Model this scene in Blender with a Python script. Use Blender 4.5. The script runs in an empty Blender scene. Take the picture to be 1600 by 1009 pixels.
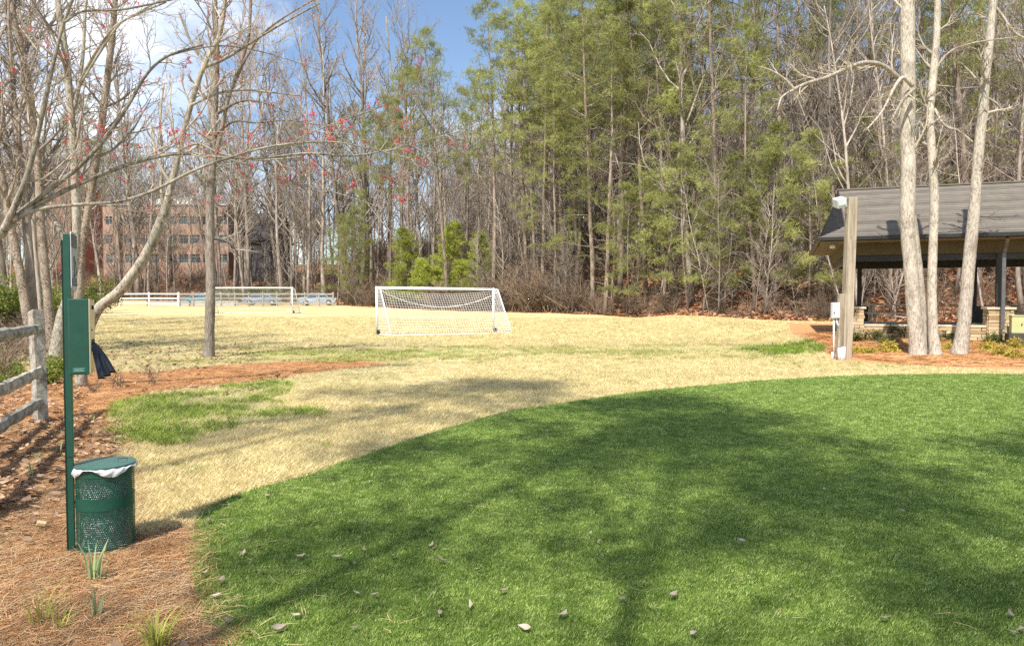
import bpy, bmesh, math, random
import numpy as np
from mathutils import Vector, Matrix

R = math.radians
scene = bpy.context.scene
COL = scene.collection

# ------------------------------------------------------------------ camera
FPX, CX, CY = 1150.0, 800.0, 504.5          # focal length and centre in photo pixels
EYE = 1.6
PITCH = math.atan(36.5 / FPX)               # horizon sits 36.5 px above the centre
cam = bpy.data.cameras.new('camera')
cam.lens = 36.0 * FPX / 1600.0
cam.sensor_width = 36.0
cam.clip_start = 0.05
cam.clip_end = 3000
camo = bpy.data.objects.new('camera', cam)
COL.objects.link(camo)
camo.location = (0, 0, EYE)
camo.rotation_euler = (math.pi / 2 - PITCH, 0, 0)
scene.camera = camo

# ------------------------------------------------------------------ sun and sky
SUN_EL = R(55)
SH = Vector((0.40, 0.917, 0)).normalized()   # ground direction in which shadows fall
sun = bpy.data.lights.new('sun', 'SUN')
sun.energy = 5.0
sun.angle = R(0.53)
sun.color = (1.0, 0.95, 0.86)
suno = bpy.data.objects.new('sun', sun)
COL.objects.link(suno)
sd = Vector((SH.x * math.cos(SUN_EL), SH.y * math.cos(SUN_EL), -math.sin(SUN_EL)))
suno.rotation_euler = sd.to_track_quat('-Z', 'Y').to_euler()
suno.location = (-20, -40, 60)

world = bpy.data.worlds.new('World')
scene.world = world
world.use_nodes = True
wn, wl = world.node_tree.nodes, world.node_tree.links
wn.clear()
w_out = wn.new('ShaderNodeOutputWorld')
w_bg = wn.new('ShaderNodeBackground')
sky = wn.new('ShaderNodeTexSky')
sky.sky_type = 'NISHITA'
sky.sun_disc = False
sky.sun_elevation = SUN_EL
sky.sun_rotation = math.atan2(-SH.x, -SH.y)
sky.air_density = 1.0
sky.dust_density = 0.6
sky.ozone_density = 2.2
w_tc = wn.new('ShaderNodeTexCoord')
w_map = wn.new('ShaderNodeMapping')
w_map.inputs['Scale'].default_value = (1.0, 1.0, 1.9)
w_map.inputs['Location'].default_value = (0.35, 0.1, 0.22)
w_noise = wn.new('ShaderNodeTexNoise')
w_noise.inputs['Scale'].default_value = 3.4
w_noise.inputs['Detail'].default_value = 7
w_noise.inputs['Roughness'].default_value = 0.55
w_ramp = wn.new('ShaderNodeValToRGB')
w_ramp.color_ramp.elements[0].position = 0.48
w_ramp.color_ramp.elements[1].position = 0.72
w_mix = wn.new('ShaderNodeMixRGB')
w_mix.inputs[2].default_value = (8.0, 8.2, 8.6, 1)
wl.new(w_tc.outputs['Generated'], w_map.inputs['Vector'])
wl.new(w_map.outputs['Vector'], w_noise.inputs['Vector'])
wl.new(w_noise.outputs['Fac'], w_ramp.inputs['Fac'])
wl.new(w_ramp.outputs['Color'], w_mix.inputs[0])
wl.new(sky.outputs['Color'], w_mix.inputs[1])
wl.new(w_mix.outputs['Color'], w_bg.inputs['Color'])
w_bg.inputs['Strength'].default_value = 0.125
wl.new(w_bg.outputs['Background'], w_out.inputs['Surface'])

vs = scene.view_settings
vs.view_transform = 'Standard'
vs.look = 'None'
vs.gamma = 1.0
vs.use_curve_mapping = False
vs.exposure = 0.62
scene.cycles.use_denoising = False
scene.cycles.max_bounces = 6
scene.cycles.diffuse_bounces = 3
scene.cycles.transparent_max_bounces = 4

# ------------------------------------------------------------------ helpers
_cp, _sp = math.cos(PITCH), math.sin(PITCH)
def ray(px, py):
    u, v = (px - CX) / FPX, (CY - py) / FPX
    return np.array([u, _cp + v * _sp, -_sp + v * _cp])   # camera at (0,0,EYE)
def P(px, py, Y):
    d = ray(px, py)
    return np.array([0, 0, EYE]) + d * (Y / d[1])
def smooth(a, b, x):
    t = np.clip((np.asarray(x, float) - a) / (b - a), 0, 1)
    return t * t * (3 - 2 * t)
TLX = np.array([-200, -60, -24, -18, -8, 3, 9.4, 15.5, 24, 40, 200.])
TLY = np.array([100, 100, 98, 86, 74, 65, 54, 43, 40, 38, 36.])
def treeline(x): return np.interp(x, TLX, TLY)
def hgt(x, y):
    x = np.asarray(x, float); y = np.asarray(y, float)
    z = 0.45 * smooth(37, 62, y) + 0.45 * smooth(62, 92, y)
    d = np.maximum(0, y - treeline(x)) * 0.86
    z = z + 11.0 * (1 - np.exp(-(d * d / (d + 2.5)) * 0.30 / 11.0))
    bed = smooth(20.8, 26.5, y) * smooth(8.8, 11.5, x)
    z = z + 0.38 * bed
    # rough ground left of the lawn
    z = z + 0.12 * smooth(-6.0, -16.0, x) * smooth(8, 20, y) * (1 - smooth(40, 60, y))
    b = 0.02 * np.sin(x * 1.3 + 0.7 * y) * np.sin(y * 0.9 - 0.4 * x) * smooth(17, 30, y)
    return z + b
def G(px, py):
    d = ray(px, py)
    t = EYE / max(-d[2], 1e-3)
    for _ in range(40):
        p = d * t
        t = 0.5 * t + 0.5 * (EYE - float(hgt(p[0], p[1]))) / max(-d[2], 1e-3)
    p = d * t
    return np.array([p[0], p[1], float(hgt(p[0], p[1]))])
def onground(x, y): return (x, y, float(hgt(x, y)))

def srgb(r, g, b):
    f = lambda c: (c / 255 / 12.92) if c / 255 <= 0.04045 else ((c / 255 + 0.055) / 1.055) ** 2.4
    return (f(r), f(g), f(b), 1)

class Geo:
    """collects quads and triangles of one mesh"""
    def __init__(self):
        self.v, self.q, self.t, self.n = [], [], [], 0
        self.qm, self.tm = [], []
    def add(self, V, q=None, t=None, m=0):
        V = np.asarray(V, float).reshape(-1, 3)
        if q is not None and len(q):
            q = np.asarray(q, int).reshape(-1, 4); self.q.append(q + self.n); self.qm.append(np.full(len(q), m))
        if t is not None and len(t):
            t = np.asarray(t, int).reshape(-1, 3); self.t.append(t + self.n); self.tm.append(np.full(len(t), m))
        self.v.append(V); self.n += len(V)
        return self
    def box(self, c, s, rz=0.0, M=None, m=0):
        s = np.asarray(s, float) / 2
        B = np.array([[-1,-1,-1],[1,-1,-1],[1,1,-1],[-1,1,-1],[-1,-1,1],[1,-1,1],[1,1,1],[-1,1,1]]) * s
        if M is not None: B = B @ np.asarray(M).T
        elif rz:
            cz, sz = math.cos(rz), math.sin(rz)
            B = B @ np.array([[cz, -sz, 0],[sz, cz, 0],[0,0,1]]).T
        return self.add(B + np.asarray(c, float), q=[[0,3,2,1],[4,5,6,7],[0,1,5,4],[1,2,6,5],[2,3,7,6],[3,0,4,7]], m=m)
    def beam(self, a, b, w, h, up=(0, 0, 1), m=0):
        a, b = np.asarray(a, float), np.asarray(b, float)
        d = b - a; L = np.linalg.norm(d); d = d / L
        s = np.cross(d, up); s /= np.linalg.norm(s) + 1e-9
        u = np.cross(s, d)
        return self.box((a + b) / 2, (L, w, h), M=np.stack([d, s, u], 1), m=m)
    def tube(self, pts, rad, k=6, cap=True, m=0, jit=0, rng=None):
        pts = np.asarray(pts, float); n = len(pts)
        rad = np.broadcast_to(np.asarray(rad, float), (n,))
        d = np.gradient(pts, axis=0)
        d /= np.linalg.norm(d, axis=1, keepdims=True) + 1e-9
        ref = np.array([0, 0, 1.]) if abs(d[:, 2].mean()) < 0.75 else np.array([1., 0.1, 0])
        s = np.cross(d, ref); s /= np.linalg.norm(s, axis=1, keepdims=True) + 1e-9
        u = np.cross(s, d)
        a = np.arange(k) * 2 * math.pi / k
        rr = rad[:, None] * np.ones((1, k))
        if jit: rr = rr * (1 + jit * (rng.random((n, k)) - 0.5))
        V = pts[:, None, :] + rr[..., None] * (np.cos(a)[None, :, None] * s[:, None, :] + np.sin(a)[None, :, None] * u[:, None, :])
        i, j = np.meshgrid(np.arange(n - 1), np.arange(k), indexing='ij')
        j2 = (j + 1) % k
        q = np.stack([i * k + j, i * k + j2, (i + 1) * k + j2, (i + 1) * k + j], -1).reshape(-1, 4)
        V = V.reshape(-1, 3); t = None
        if cap:
            V = np.vstack([V, pts[:1], pts[-1:]])
            jj = np.arange(k); b0, b1 = n * k, n * k + 1
            t = np.vstack([np.stack([np.full(k, b0), (jj + 1) % k, jj], 1),
                           np.stack([np.full(k, b1), (n - 1) * k + jj, (n - 1) * k + (jj + 1) % k], 1)])
        return self.add(V, q=q, t=t, m=m)
    def poly(self, pts, m=0):
        pts = np.asarray(pts, float); n = len(pts)
        if n == 4: return self.add(pts, q=[[0, 1, 2, 3]], m=m)
        return self.add(pts, t=[[0, i, i + 1] for i in range(1, n - 1)], m=m)
    def slab(self, pts, th):
        """a polygon given as 3-D points, thickened downwards along its normal"""
        pts = np.asarray(pts, float); n = len(pts)
        nn = np.cross(pts[1] - pts[0], pts[2] - pts[0]); nn /= np.linalg.norm(nn)
        lo = pts - nn * th
        self.poly(pts); self.poly(lo[::-1])
        for i in range(n):
            j = (i + 1) % n
            self.add([pts[i], lo[i], lo[j], pts[j]], q=[[0, 1, 2, 3]])
        return self
    def mesh(self, name, smoothed=False, mats=()):
        me = bpy.data.meshes.new(name)
        V = np.vstack(self.v) if self.v else np.zeros((0, 3))
        Q = np.vstack(self.q) if self.q else np.zeros((0, 4), int)
        T = np.vstack(self.t) if self.t else np.zeros((0, 3), int)
        nl = len(Q) * 4 + len(T) * 3
        me.vertices.add(len(V)); me.loops.add(nl); me.polygons.add(len(Q) + len(T))
        me.vertices.foreach_set('co', V.astype(np.float32).ravel())
        me.loops.foreach_set('vertex_index', np.concatenate([Q.ravel(), T.ravel()]).astype(np.int32))
        st = np.concatenate([np.arange(len(Q)) * 4, len(Q) * 4 + np.arange(len(T)) * 3]).astype(np.int32)
        me.polygons.foreach_set('loop_start', st)
        mi = np.concatenate(self.qm + self.tm) if (self.qm or self.tm) else np.zeros(0)
        me.polygons.foreach_set('material_index', mi.astype(np.int32))
        me.polygons.foreach_set('use_smooth', np.full(len(Q) + len(T), smoothed))
        me.update(calc_edges=True)
        for m in mats: me.materials.append(m)
        return me
    def build(self, name, mat, parent=None, smoothed=False, bevel=0):
        mats = mat if isinstance(mat, (list, tuple)) else [mat]
        o = bpy.data.objects.new(name, self.mesh(name, smoothed, mats))
        COL.objects.link(o)
        if parent is not None: o.parent = parent
        if bevel:
            b = o.modifiers.new('bevel', 'BEVEL'); b.width = bevel; b.segments = 2; b.limit_method = 'ANGLE'
        return o

def tag(o, label=None, cat=None, group=None, kind=None):
    if label: o['label'] = label
    if cat: o['category'] = cat
    if group: o['group'] = group
    if kind: o['kind'] = kind
    return o
def thing(name, label, cat, loc=(0, 0, 0), rz=0, group=None):
    o = bpy.data.objects.new(name, None)
    COL.objects.link(o)
    o.location = tuple(loc); o.rotation_euler = (0, 0, rz)
    o.empty_display_size = 0.2
    return tag(o, label, cat, group)
def link(name, me, parent=None, loc=None, rot=None, scl=None):
    o = bpy.data.objects.new(name, me); COL.objects.link(o)
    if parent is not None: o.parent = parent
    if loc is not None: o.location = tuple(loc)
    if rot is not None: o.rotation_euler = tuple(rot)
    if scl is not None: o.scale = (scl, scl, scl) if np.isscalar(scl) else tuple(scl)
    return o

# ------------------------------------------------------------------ materials
class NT:
    def __init__(self, name):
        self.m = bpy.data.materials.new(name); self.m.use_nodes = True
        self.t = self.m.node_tree; self.n = self.t.nodes; self.l = self.t.links
        self.b = self.n['Principled BSDF']
    def new(self, kind, **kw):
        nd = self.n.new(kind)
        for k, v in kw.items():
            if k.startswith('_'): setattr(nd, k[1:], v)
        return nd
    def put(self, v, sock):
        if hasattr(v, 'is_linked') or isinstance(v, bpy.types.NodeSocket): self.l.new(v, sock)
        elif isinstance(v, (tuple, list)) and len(v) == 3 and sock.type == 'RGBA': sock.default_value = (*v, 1)
        else: sock.default_value = v
    def coord(self, kind='Object', scale=(1, 1, 1)):
        tc = self.n.new('ShaderNodeTexCoord'); mp = self.n.new('ShaderNodeMapping')
        mp.inputs['Scale'].default_value = scale
        self.l.new(tc.outputs[kind], mp.inputs['Vector']); return mp.outputs['Vector']
    def noise(self, vec, scale=5, detail=4, rough=0.6, dist=0):
        nd = self.n.new('ShaderNodeTexNoise')
        nd.inputs['Scale'].default_value = scale; nd.inputs['Detail'].default_value = detail
        nd.inputs['Roughness'].default_value = rough; nd.inputs['Distortion'].default_value = dist
        if vec is not None: self.l.new(vec, nd.inputs['Vector'])
        return nd.outputs['Fac']
    def ramp(self, fac, stops):
        nd = self.n.new('ShaderNodeValToRGB'); e = nd.color_ramp.elements
        while len(e) < len(stops): e.new(0.5)
        for k, (p, c) in enumerate(stops):
            e[k].position = p; e[k].color = c if len(c) == 4 else (*c, 1)
        self.l.new(fac, nd.inputs['Fac']); return nd.outputs['Color']
    def mix(self, fac, a, b, mode='MIX'):
        nd = self.n.new('ShaderNodeMixRGB'); nd.blend_type = mode
        self.put(fac, nd.inputs[0]); self.put(a, nd.inputs[1]); self.put(b, nd.inputs[2]); return nd.outputs[0]
    def math(self, op, a, b=0.0, clamp=False):
        nd = self.n.new('ShaderNodeMath'); nd.operation = op; nd.use_clamp = clamp
        self.put(a, nd.inputs[0]); self.put(b, nd.inputs[1]); return nd.outputs[0]
    def attr(self, name):
        nd = self.n.new('ShaderNodeAttribute'); nd.attribute_name = name; return nd.outputs['Fac']
    def rnd(self):
        return self.n.new('ShaderNodeObjectInfo').outputs['Random']
    def bump(self, h, strength=0.4, dist=0.02):
        nd = self.n.new('ShaderNodeBump'); nd.inputs['Strength'].default_value = strength
        nd.inputs['Distance'].default_value = dist
        self.l.new(h, nd.inputs['Height']); self.l.new(nd.outputs[0], self.b.inputs['Normal'])
    def done(self, color, rough=0.8, metal=0.0, spec=0.3, trans=0.0):
        self.put(color, self.b.inputs['Base Color']); self.put(rough, self.b.inputs['Roughness'])
        self.b.inputs['Metallic'].default_value = metal
        self.b.inputs['Specular IOR Level'].default_value = spec
        if trans:                                      # thin leaves let some light through
            tr = self.n.new('ShaderNodeBsdfTranslucent'); mx = self.n.new('ShaderNodeMixShader')
            mx.inputs[0].default_value = trans
            self.put(color, tr.inputs['Color'])
            self.l.new(self.b.outputs[0], mx.inputs[1]); self.l.new(tr.outputs[0], mx.inputs[2])
            out = [n for n in self.n if n.type == 'OUTPUT_MATERIAL'][0]
            self.l.new(mx.outputs[0], out.inputs['Surface'])
        return self.m

def simple(name, c1, c2, scale=6, rough=0.8, stretch=(1, 1, 1), bump=0.0, bdist=0.02, metal=0.0, spec=0.3, detail=5, lo=0.3, hi=0.7, kind='Object', trans=0, vary=0.0):
    t = NT(name); v = t.coord(kind, stretch); f = t.noise(v, scale, detail, 0.65)
    col = t.ramp(f, [(lo, c1), (hi, c2)])
    if vary:
        r = t.rnd()
        k = t.math('ADD', t.math('MULTIPLY', r, 2 * vary), 1 - vary)
        cc = t.n.new('ShaderNodeVectorMath'); cc.operation = 'SCALE'
        t.l.new(col, cc.inputs[0]); t.l.new(k, cc.inputs['Scale']); col = cc.outputs[0]
    if bump: t.bump(f, bump, bdist)
    return t.done(col, rough, metal, spec, trans)

def bark(name, dark, mid, light, sc=7.0, stretch=(1, 1, 0.18), bump=0.7, vary=0.2, patch=0.35):
    t = NT(name)
    v = t.coord('Object', stretch)
    f = t.noise(v, sc, 6, 0.7, 0.4)
    v2 = t.coord('Object', (1, 1, 0.6)); g = t.noise(v2, 2.3, 4, 0.6)
    col = t.ramp(f, [(0.36, dark), (0.50, mid), (0.68, light)])
    h = t.noise(t.coord('Object', (1, 1, .5)), 3.7, 3, .6)
    col = t.mix(t.math('MULTIPLY', t.ramp(h, [(.55, (0, 0, 0)), (.68, (1, 1, 1))]), .55), col, dark)
    col = t.mix(t.math('MULTIPLY', t.ramp(g, [(0.48, (0, 0, 0)), (0.62, (1, 1, 1))]), patch), col, light)
    k = t.math('ADD', t.math('MULTIPLY', t.rnd(), 2 * vary), 1 - vary)
    cc = t.n.new('ShaderNodeVectorMath'); cc.operation = 'SCALE'
    t.l.new(col, cc.inputs[0]); t.l.new(k, cc.inputs['Scale'])
    t.bump(f, bump, 0.02)
    return t.done(cc.outputs[0], 0.9, 0, 0.15)

M = {}
M['bark_grey'] = bark('grey_bark', (.075,.062,.05), (.19,.16,.13), (.32,.28,.235), sc=30)
M['bark_far'] = bark('weathered_bark', (.14,.11,.09), (.28,.235,.195), (.45,.395,.33), sc=3, vary=.35)
M['bark_pine'] = bark('pine_bark', (.09,.065,.05), (.23,.18,.14), (.38,.31,.25), sc=5, stretch=(1,1,.3), vary=.3)
M['bark_pale'] = bark('pale_bark', (.17,.14,.11), (.40,.35,.285), (.58,.52,.44), sc=26, stretch=(1,1,.3), bump=1.0)
M['bark_birch'] = bark('birch_bark', (.07,.05,.038), (.26,.205,.155), (.50,.42,.325), sc=24, stretch=(1,1,.8), bump=1.0)
M['bark_smooth'] = bark('smooth_bark', (.105,.09,.07), (.29,.26,.205), (.48,.44,.355), sc=24, stretch=(1,1,.45), bump=.7)
M['twig'] = simple('twig_bark', (.18,.145,.12), (.40,.335,.28), 3, .9, vary=.3)
M['twig_pale'] = simple('pale_twig_bark', (.25,.21,.16), (.50,.44,.34), 8, .85, vary=.15)
M['twig_brush'] = simple('brush_stems', (.10,.07,.05), (.30,.22,.15), 3, .9, vary=.5)
M['bud'] = simple('red_buds', (.55,.05,.08), (.72,.12,.13), 30, .6, vary=.25)

def needle_mat(name, a, b, c, trans=.3):
    t = NT(name)
    f = t.noise(t.coord('Object'), 0.9, 3, .6)
    col = t.ramp(f, [(0.3, a), (0.5, b), (0.72, c)])
    k = t.math('ADD', t.math('MULTIPLY', t.rnd(), .5), .75)
    cc = t.n.new('ShaderNodeVectorMath'); cc.operation = 'SCALE'
    t.l.new(col, cc.inputs[0]); t.l.new(k, cc.inputs['Scale'])
    return t.done(cc.outputs[0], .55, 0, .35, trans)
M['needle'] = needle_mat('pine_needles', (.17,.19,.065), (.34,.36,.12), (.52,.52,.20), .45)
M['needle_young'] = needle_mat('young_pine_needles', (.16,.20,.035), (.32,.36,.055), (.47,.48,.09))
M['leaf_green'] = needle_mat('spring_leaves', (.11,.15,.03), (.22,.26,.045), (.33,.36,.08))
M['leaf_shrub'] = needle_mat('shrub_leaves', (.05,.075,.02), (.11,.14,.035), (.2,.22,.06))
M['leaf_gold'] = needle_mat('golden_shrub_leaves', (.32,.26,.04), (.52,.42,.07), (.62,.52,.12))
M['iris'] = needle_mat('iris_leaves', (.26,.34,.15), (.40,.48,.24), (.52,.58,.34), .25)
M['sedge'] = needle_mat('sedge_leaves', (.25,.29,.05), (.46,.47,.10), (.60,.58,.18), .25)
M['green_paint'] = simple('green_powder_coat', (.007,.058,.040), (.010,.074,.052), 14, .34, spec=.5)
M['green_dark'] = simple('dark_green_edge', (.004,.018,.014), (.006,.026,.02), 14, .5)
M['green_lid'] = simple('green_lid_paint', (.035,.105,.085), (.05,.13,.105), 9, .38, spec=.5)
M['steel'] = simple('brushed_steel', (.50,.44,.33), (.62,.55,.42), 20, .35, metal=.75, stretch=(1,1,.05))
M['black'] = simple('black_rubber', (.008,.008,.009), (.015,.015,.016), 8, .6)
M['bag_black'] = simple('black_plastic_film', (.006,.006,.007), (.012,.012,.014), 12, .16, spec=.7)
M['bag_white'] = simple('white_plastic_film', (.72,.73,.75), (.86,.86,.86), 16, .35, bump=.6, bdist=.02, trans=.25)
M['white_paint'] = simple('white_paint', (.74,.74,.72), (.84,.84,.83), 5, .42)
M['fence_white'] = simple('weathered_white_paint', (.60,.58,.54), (.80,.78,.74), 3, .7)
M['net'] = simple('net_cord', (.70,.70,.68), (.82,.82,.80), 12, .8)
M['net_grey'] = simple('grey_net_cord', (.40,.40,.39), (.52,.52,.50), 12, .8)
M['wood_grey'] = bark('weathered_rail_wood', (.15,.135,.11), (.34,.315,.265), (.52,.49,.43), sc=8, stretch=(1,1,1), bump=.9, patch=.2)
M['wood_pole'] = bark('weathered_pole_wood', (.18,.14,.10), (.34,.28,.21), (.46,.39,.30), sc=10, stretch=(1,1,.05), bump=.5, vary=.05)
M['wood_fence'] = simple('grey_fence_wood', (.27,.25,.22), (.42,.39,.35), 4, .9, vary=.15)
M['wood_new'] = simple('tan_lumber', (.50,.36,.19), (.66,.50,.28), 4, .85)
M['wood_table'] = simple('table_wood', (.34,.27,.18), (.50,.41,.29), 6, .8)
M['dark_metal'] = simple('dark_bronze_metal', (.018,.017,.016), (.035,.032,.03), 5, .45, metal=.2, spec=.5)
M['spout'] = simple('grey_downspout_metal', (.09,.095,.10), (.16,.165,.17), 5, .4, metal=.3, spec=.5)
M['trim'] = simple('olive_trim_board', (.085,.066,.032), (.12,.092,.045), 3, .7)
M['soffit'] = simple('soffit_board', (.15,.125,.085), (.20,.17,.12), 3, .8)
M['cap_stone'] = simple('cast_stone_cap', (.52,.42,.28), (.66,.55,.39), 7, .85, bump=.3)
M['grey_box'] = simple('grey_enamel', (.52,.54,.56), (.62,.64,.66), 6, .5)
M['pvc'] = simple('grey_conduit', (.58,.59,.60), (.70,.71,.72), 6, .5)
M['utility'] = simple('pale_green_enamel', (.42,.43,.20), (.50,.51,.26), 4, .55)
M['lamp_glass'] = simple('lamp_glass', (.62,.66,.70), (.78,.82,.86), 8, .2, spec=.6)
M['brick'] = None
M['window'] = simple('dark_window_glass', (.035,.05,.06), (.10,.14,.16), .4, .12, spec=.7, vary=.5)
M['frame'] = simple('window_frame', (.34,.34,.33), (.44,.44,.43), 3, .6)
M['roof_dark'] = simple('dark_shingles', (.055,.05,.048), (.10,.09,.085), 2, .9)
M['wall_pale'] = simple('pale_siding', (.60,.55,.46), (.72,.67,.58), 1, .8)
M['wall_grey'] = simple('grey_siding', (.085,.08,.08), (.13,.12,.115), 1, .8)
M['concrete'] = simple('concrete', (.42,.40,.36), (.54,.51,.47), 3, .9)
M['dead_leaf'] = simple('dead_leaf', (.22,.165,.125), (.50,.42,.34), 3, .8, vary=.35)
M['leaf_bed'] = simple('leaf_litter', (.17,.10,.06), (.46,.31,.20), 2, .85, vary=.5)
M['leaf_forest'] = simple('forest_leaf_litter', (.24,.12,.06), (.52,.29,.16), 2, .85, vary=.5)
M['straw'] = simple('pine_straw', (.20,.095,.04), (.48,.25,.105), 3, .75, vary=.55)
M['straw_sunlit'] = simple('sunlit_pine_straw', (.40,.19,.075), (.66,.38,.17), 3, .75, vary=.4)  # orange straw with sunlight put into its colour, a brighter copy
M['straw_pale'] = simple('faded_pine_straw', (.42,.28,.15), (.62,.46,.28), 3, .8, vary=.2)
def blade_mat(name, a, b, c, trans=.25, rough=.6, nsc=.35, spec=.3, vary=.5):
    t = NT(name)
    f = t.noise(t.coord('Object'), nsc, 3, .6)      # slow drift over the lawn
    r = t.rnd()
    f2 = t.math('ADD', t.math('MULTIPLY', f, .55), t.math('MULTIPLY', r, .45))
    col = t.ramp(f2, [(0.28, a), (0.5, b), (0.72, c)])
    k = t.math('ADD', t.math('MULTIPLY', r, vary), 1 - vary / 2)
    cc = t.n.new('ShaderNodeVectorMath'); cc.operation = 'SCALE'
    t.l.new(col, cc.inputs[0]); t.l.new(k, cc.inputs['Scale'])
    return t.done(cc.outputs[0], rough, 0, spec, trans)
M['turf_blade'] = blade_mat('turf_fibres', (.095,.17,.026), (.195,.295,.05), (.45,.52,.165), .35, .4, spec=.5, vary=.7)
M['tan_blade'] = blade_mat('dormant_grass', (.55,.45,.22), (.72,.615,.33), (.83,.735,.45), .4, .8, vary=.25)
M['olive_blade'] = blade_mat('olive_grass', (.24,.27,.07), (.36,.38,.11), (.50,.48,.17), .3, .7)
M['green_blade'] = blade_mat('green_grass', (.13,.20,.025), (.24,.34,.045), (.40,.47,.09), .35, .6)

def brick_mat(name, c1, c2, mortar, scale=1.0):
    t = NT(name)
    v = t.coord('Object', (1, 1, 1))
    f = t.noise(v, 1.2, 5, .6); g = t.noise(t.coord('Object', (6, 6, 14)), 1.0, 2, .5)
    col = t.ramp(g, [(.35, c1), (.65, c2)])
    col = t.mix(t.math('MULTIPLY', f, .35), col, mortar)
    return t.done(col, .9, 0, .2)
M['brick'] = brick_mat('red_brick', (.36,.215,.15), (.45,.285,.21), (.45,.37,.31))
M['brick_red'] = brick_mat('deep_red_brick', (.38,.13,.10), (.46,.18,.135), (.40,.26,.22))

# stone with a tone for each piece
def stone_mat():
    t = NT('ledge_stone')
    f = t.noise(t.coord('Object'), 6, 5, .65)
    base = t.ramp(t.rnd(), [(0.0, (.36,.25,.13)), (.3, (.56,.42,.24)), (.55, (.62,.50,.33)), (.8, (.50,.33,.17)), (1.0, (.42,.35,.27))])
    col = t.mix(.55, base, t.ramp(f, [(.3, (.55,.55,.55)), (.7, (1.15,1.15,1.15))]), 'MULTIPLY')
    t.bump(f, .6, .02)
    return t.done(col, .9, 0, .2)
M['stone'] = stone_mat()

def shingle_mat():
    t = NT('roof_shingles')
    f = t.noise(t.coord('Object', (1, 1, 1)), 2.2, 4, .6)
    g = t.noise(t.coord('Object', (1, 1, 1)), 60, 2, .5)
    base = t.ramp(t.rnd(), [(0, (.12,.105,.088)), (.5, (.155,.137,.115)), (1, (.195,.172,.145))])
    col = t.mix(.6, base, t.ramp(f, [(.3, (.7,.7,.7)), (.7, (1.15,1.12,1.08))]), 'MULTIPLY')
    t.bump(g, .5, .01)
    return t.done(col, .92, 0, .2)
M['shingle'] = shingle_mat()

# ------------------------------------------------------------------ ground
def pip(x, y, poly):
    """even-odd test of points in a polygon"""
    x = np.asarray(x, float); y = np.asarray(y, float)
    ins = np.zeros(x.shape, bool); poly = np.asarray(poly, float); n = len(poly)
    for i in range(n):
        x1, y1 = poly[i]; x2, y2 = poly[(i + 1) % n]
        if y1 == y2: continue
        c = (y1 > y) != (y2 > y)
        ins ^= c & (x < (x2 - x1) * (y - y1) / (y2 - y1) + x1)
    return ins
def seg_dist(x, y, poly, closed=True):
    d = np.full(np.shape(x), 1e9); poly = np.asarray(poly, float); n = len(poly)
    for i in range(n if closed else n - 1):
        a = poly[i]; b = poly[(i + 1) % n]; ab = b - a
        t = np.clip(((x - a[0]) * ab[0] + (y - a[1]) * ab[1]) / (ab @ ab + 1e-9), 0, 1)
        d = np.minimum(d, np.hypot(x - a[0] - t * ab[0], y - a[1] - t * ab[1]))
    return d
def signed(x, y, poly):      # positive inside
    d = seg_dist(x, y, poly); return np.where(pip(x, y, poly), d, -d)
def gpts(px): return [tuple(G(a, b)[:2]) for a, b in px]
def spline(pts, per=8):
    pts = np.asarray(pts, float); out = []
    for i in range(len(pts) - 1):
        p0, p1, p2, p3 = pts[max(i - 1, 0)], pts[i], pts[i + 1], pts[min(i + 2, len(pts) - 1)]
        for k in range(per):
            t = k / per
            out.append(.5 * (2 * p1 + (p2 - p0) * t + (2 * p0 - 5 * p1 + 4 * p2 - p3) * t * t + (3 * p1 - p0 - 3 * p2 + p3) * t ** 3))
    out.append(pts[-1]); return np.array(out)

TURF_EDGE = gpts([(345,1009),(318,960),(305,900),(300,850),(306,818),(335,790),(400,765),(480,744),(570,712),(650,685),(720,664),(800,643),
                  (900,628),(1000,613),(1100,603),(1200,595),(1300,589),(1400,586),(1500,585),(1600,586)])
TURF_EDGE = [(-0.55, -3.5), (-0.8, 0.2), (-1.05, 2.2)] + TURF_EDGE + [(13.5, 15.0), (17, 13.6), (22, 10.5)]
TURF = np.vstack([spline(TURF_EDGE, 8), [(24, -6), (2, -6)]])
MULCH = gpts([(360,1009),(330,960),(318,900),(312,850),(308,818),(262,826),(222,835),(206,800),(203,760),(192,705),(178,665),(186,636),(240,614),(330,605),(430,592),(520,579),(610,569),
              (560,562),(440,565),(330,572),(230,582),(140,578),(60,575)])
MULCH = np.array(MULCH + [(-14, 15), (-14, -3), (-0.5, -3)])
PBED = np.array(gpts([(1296,563),(1350,568),(1420,571),(1500,575),(1600,580)]) + [(16, 17.5), (24, 14), (40, 20), (40, 38), (14, 38), (10.6, 28), (10.2, 24)])
GREENS = [np.array(gpts(p)) for p in (
    [(190,632),(230,622),(330,612),(400,596),(442,600),(440,615),(400,625),(470,640),(500,650),(430,662),(340,670),(300,680),(270,694),(190,690),(185,660)],
    [(1165,548),(1200,540),(1260,532),(1302,524),(1304,545),(1250,554),(1200,556)])]

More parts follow.
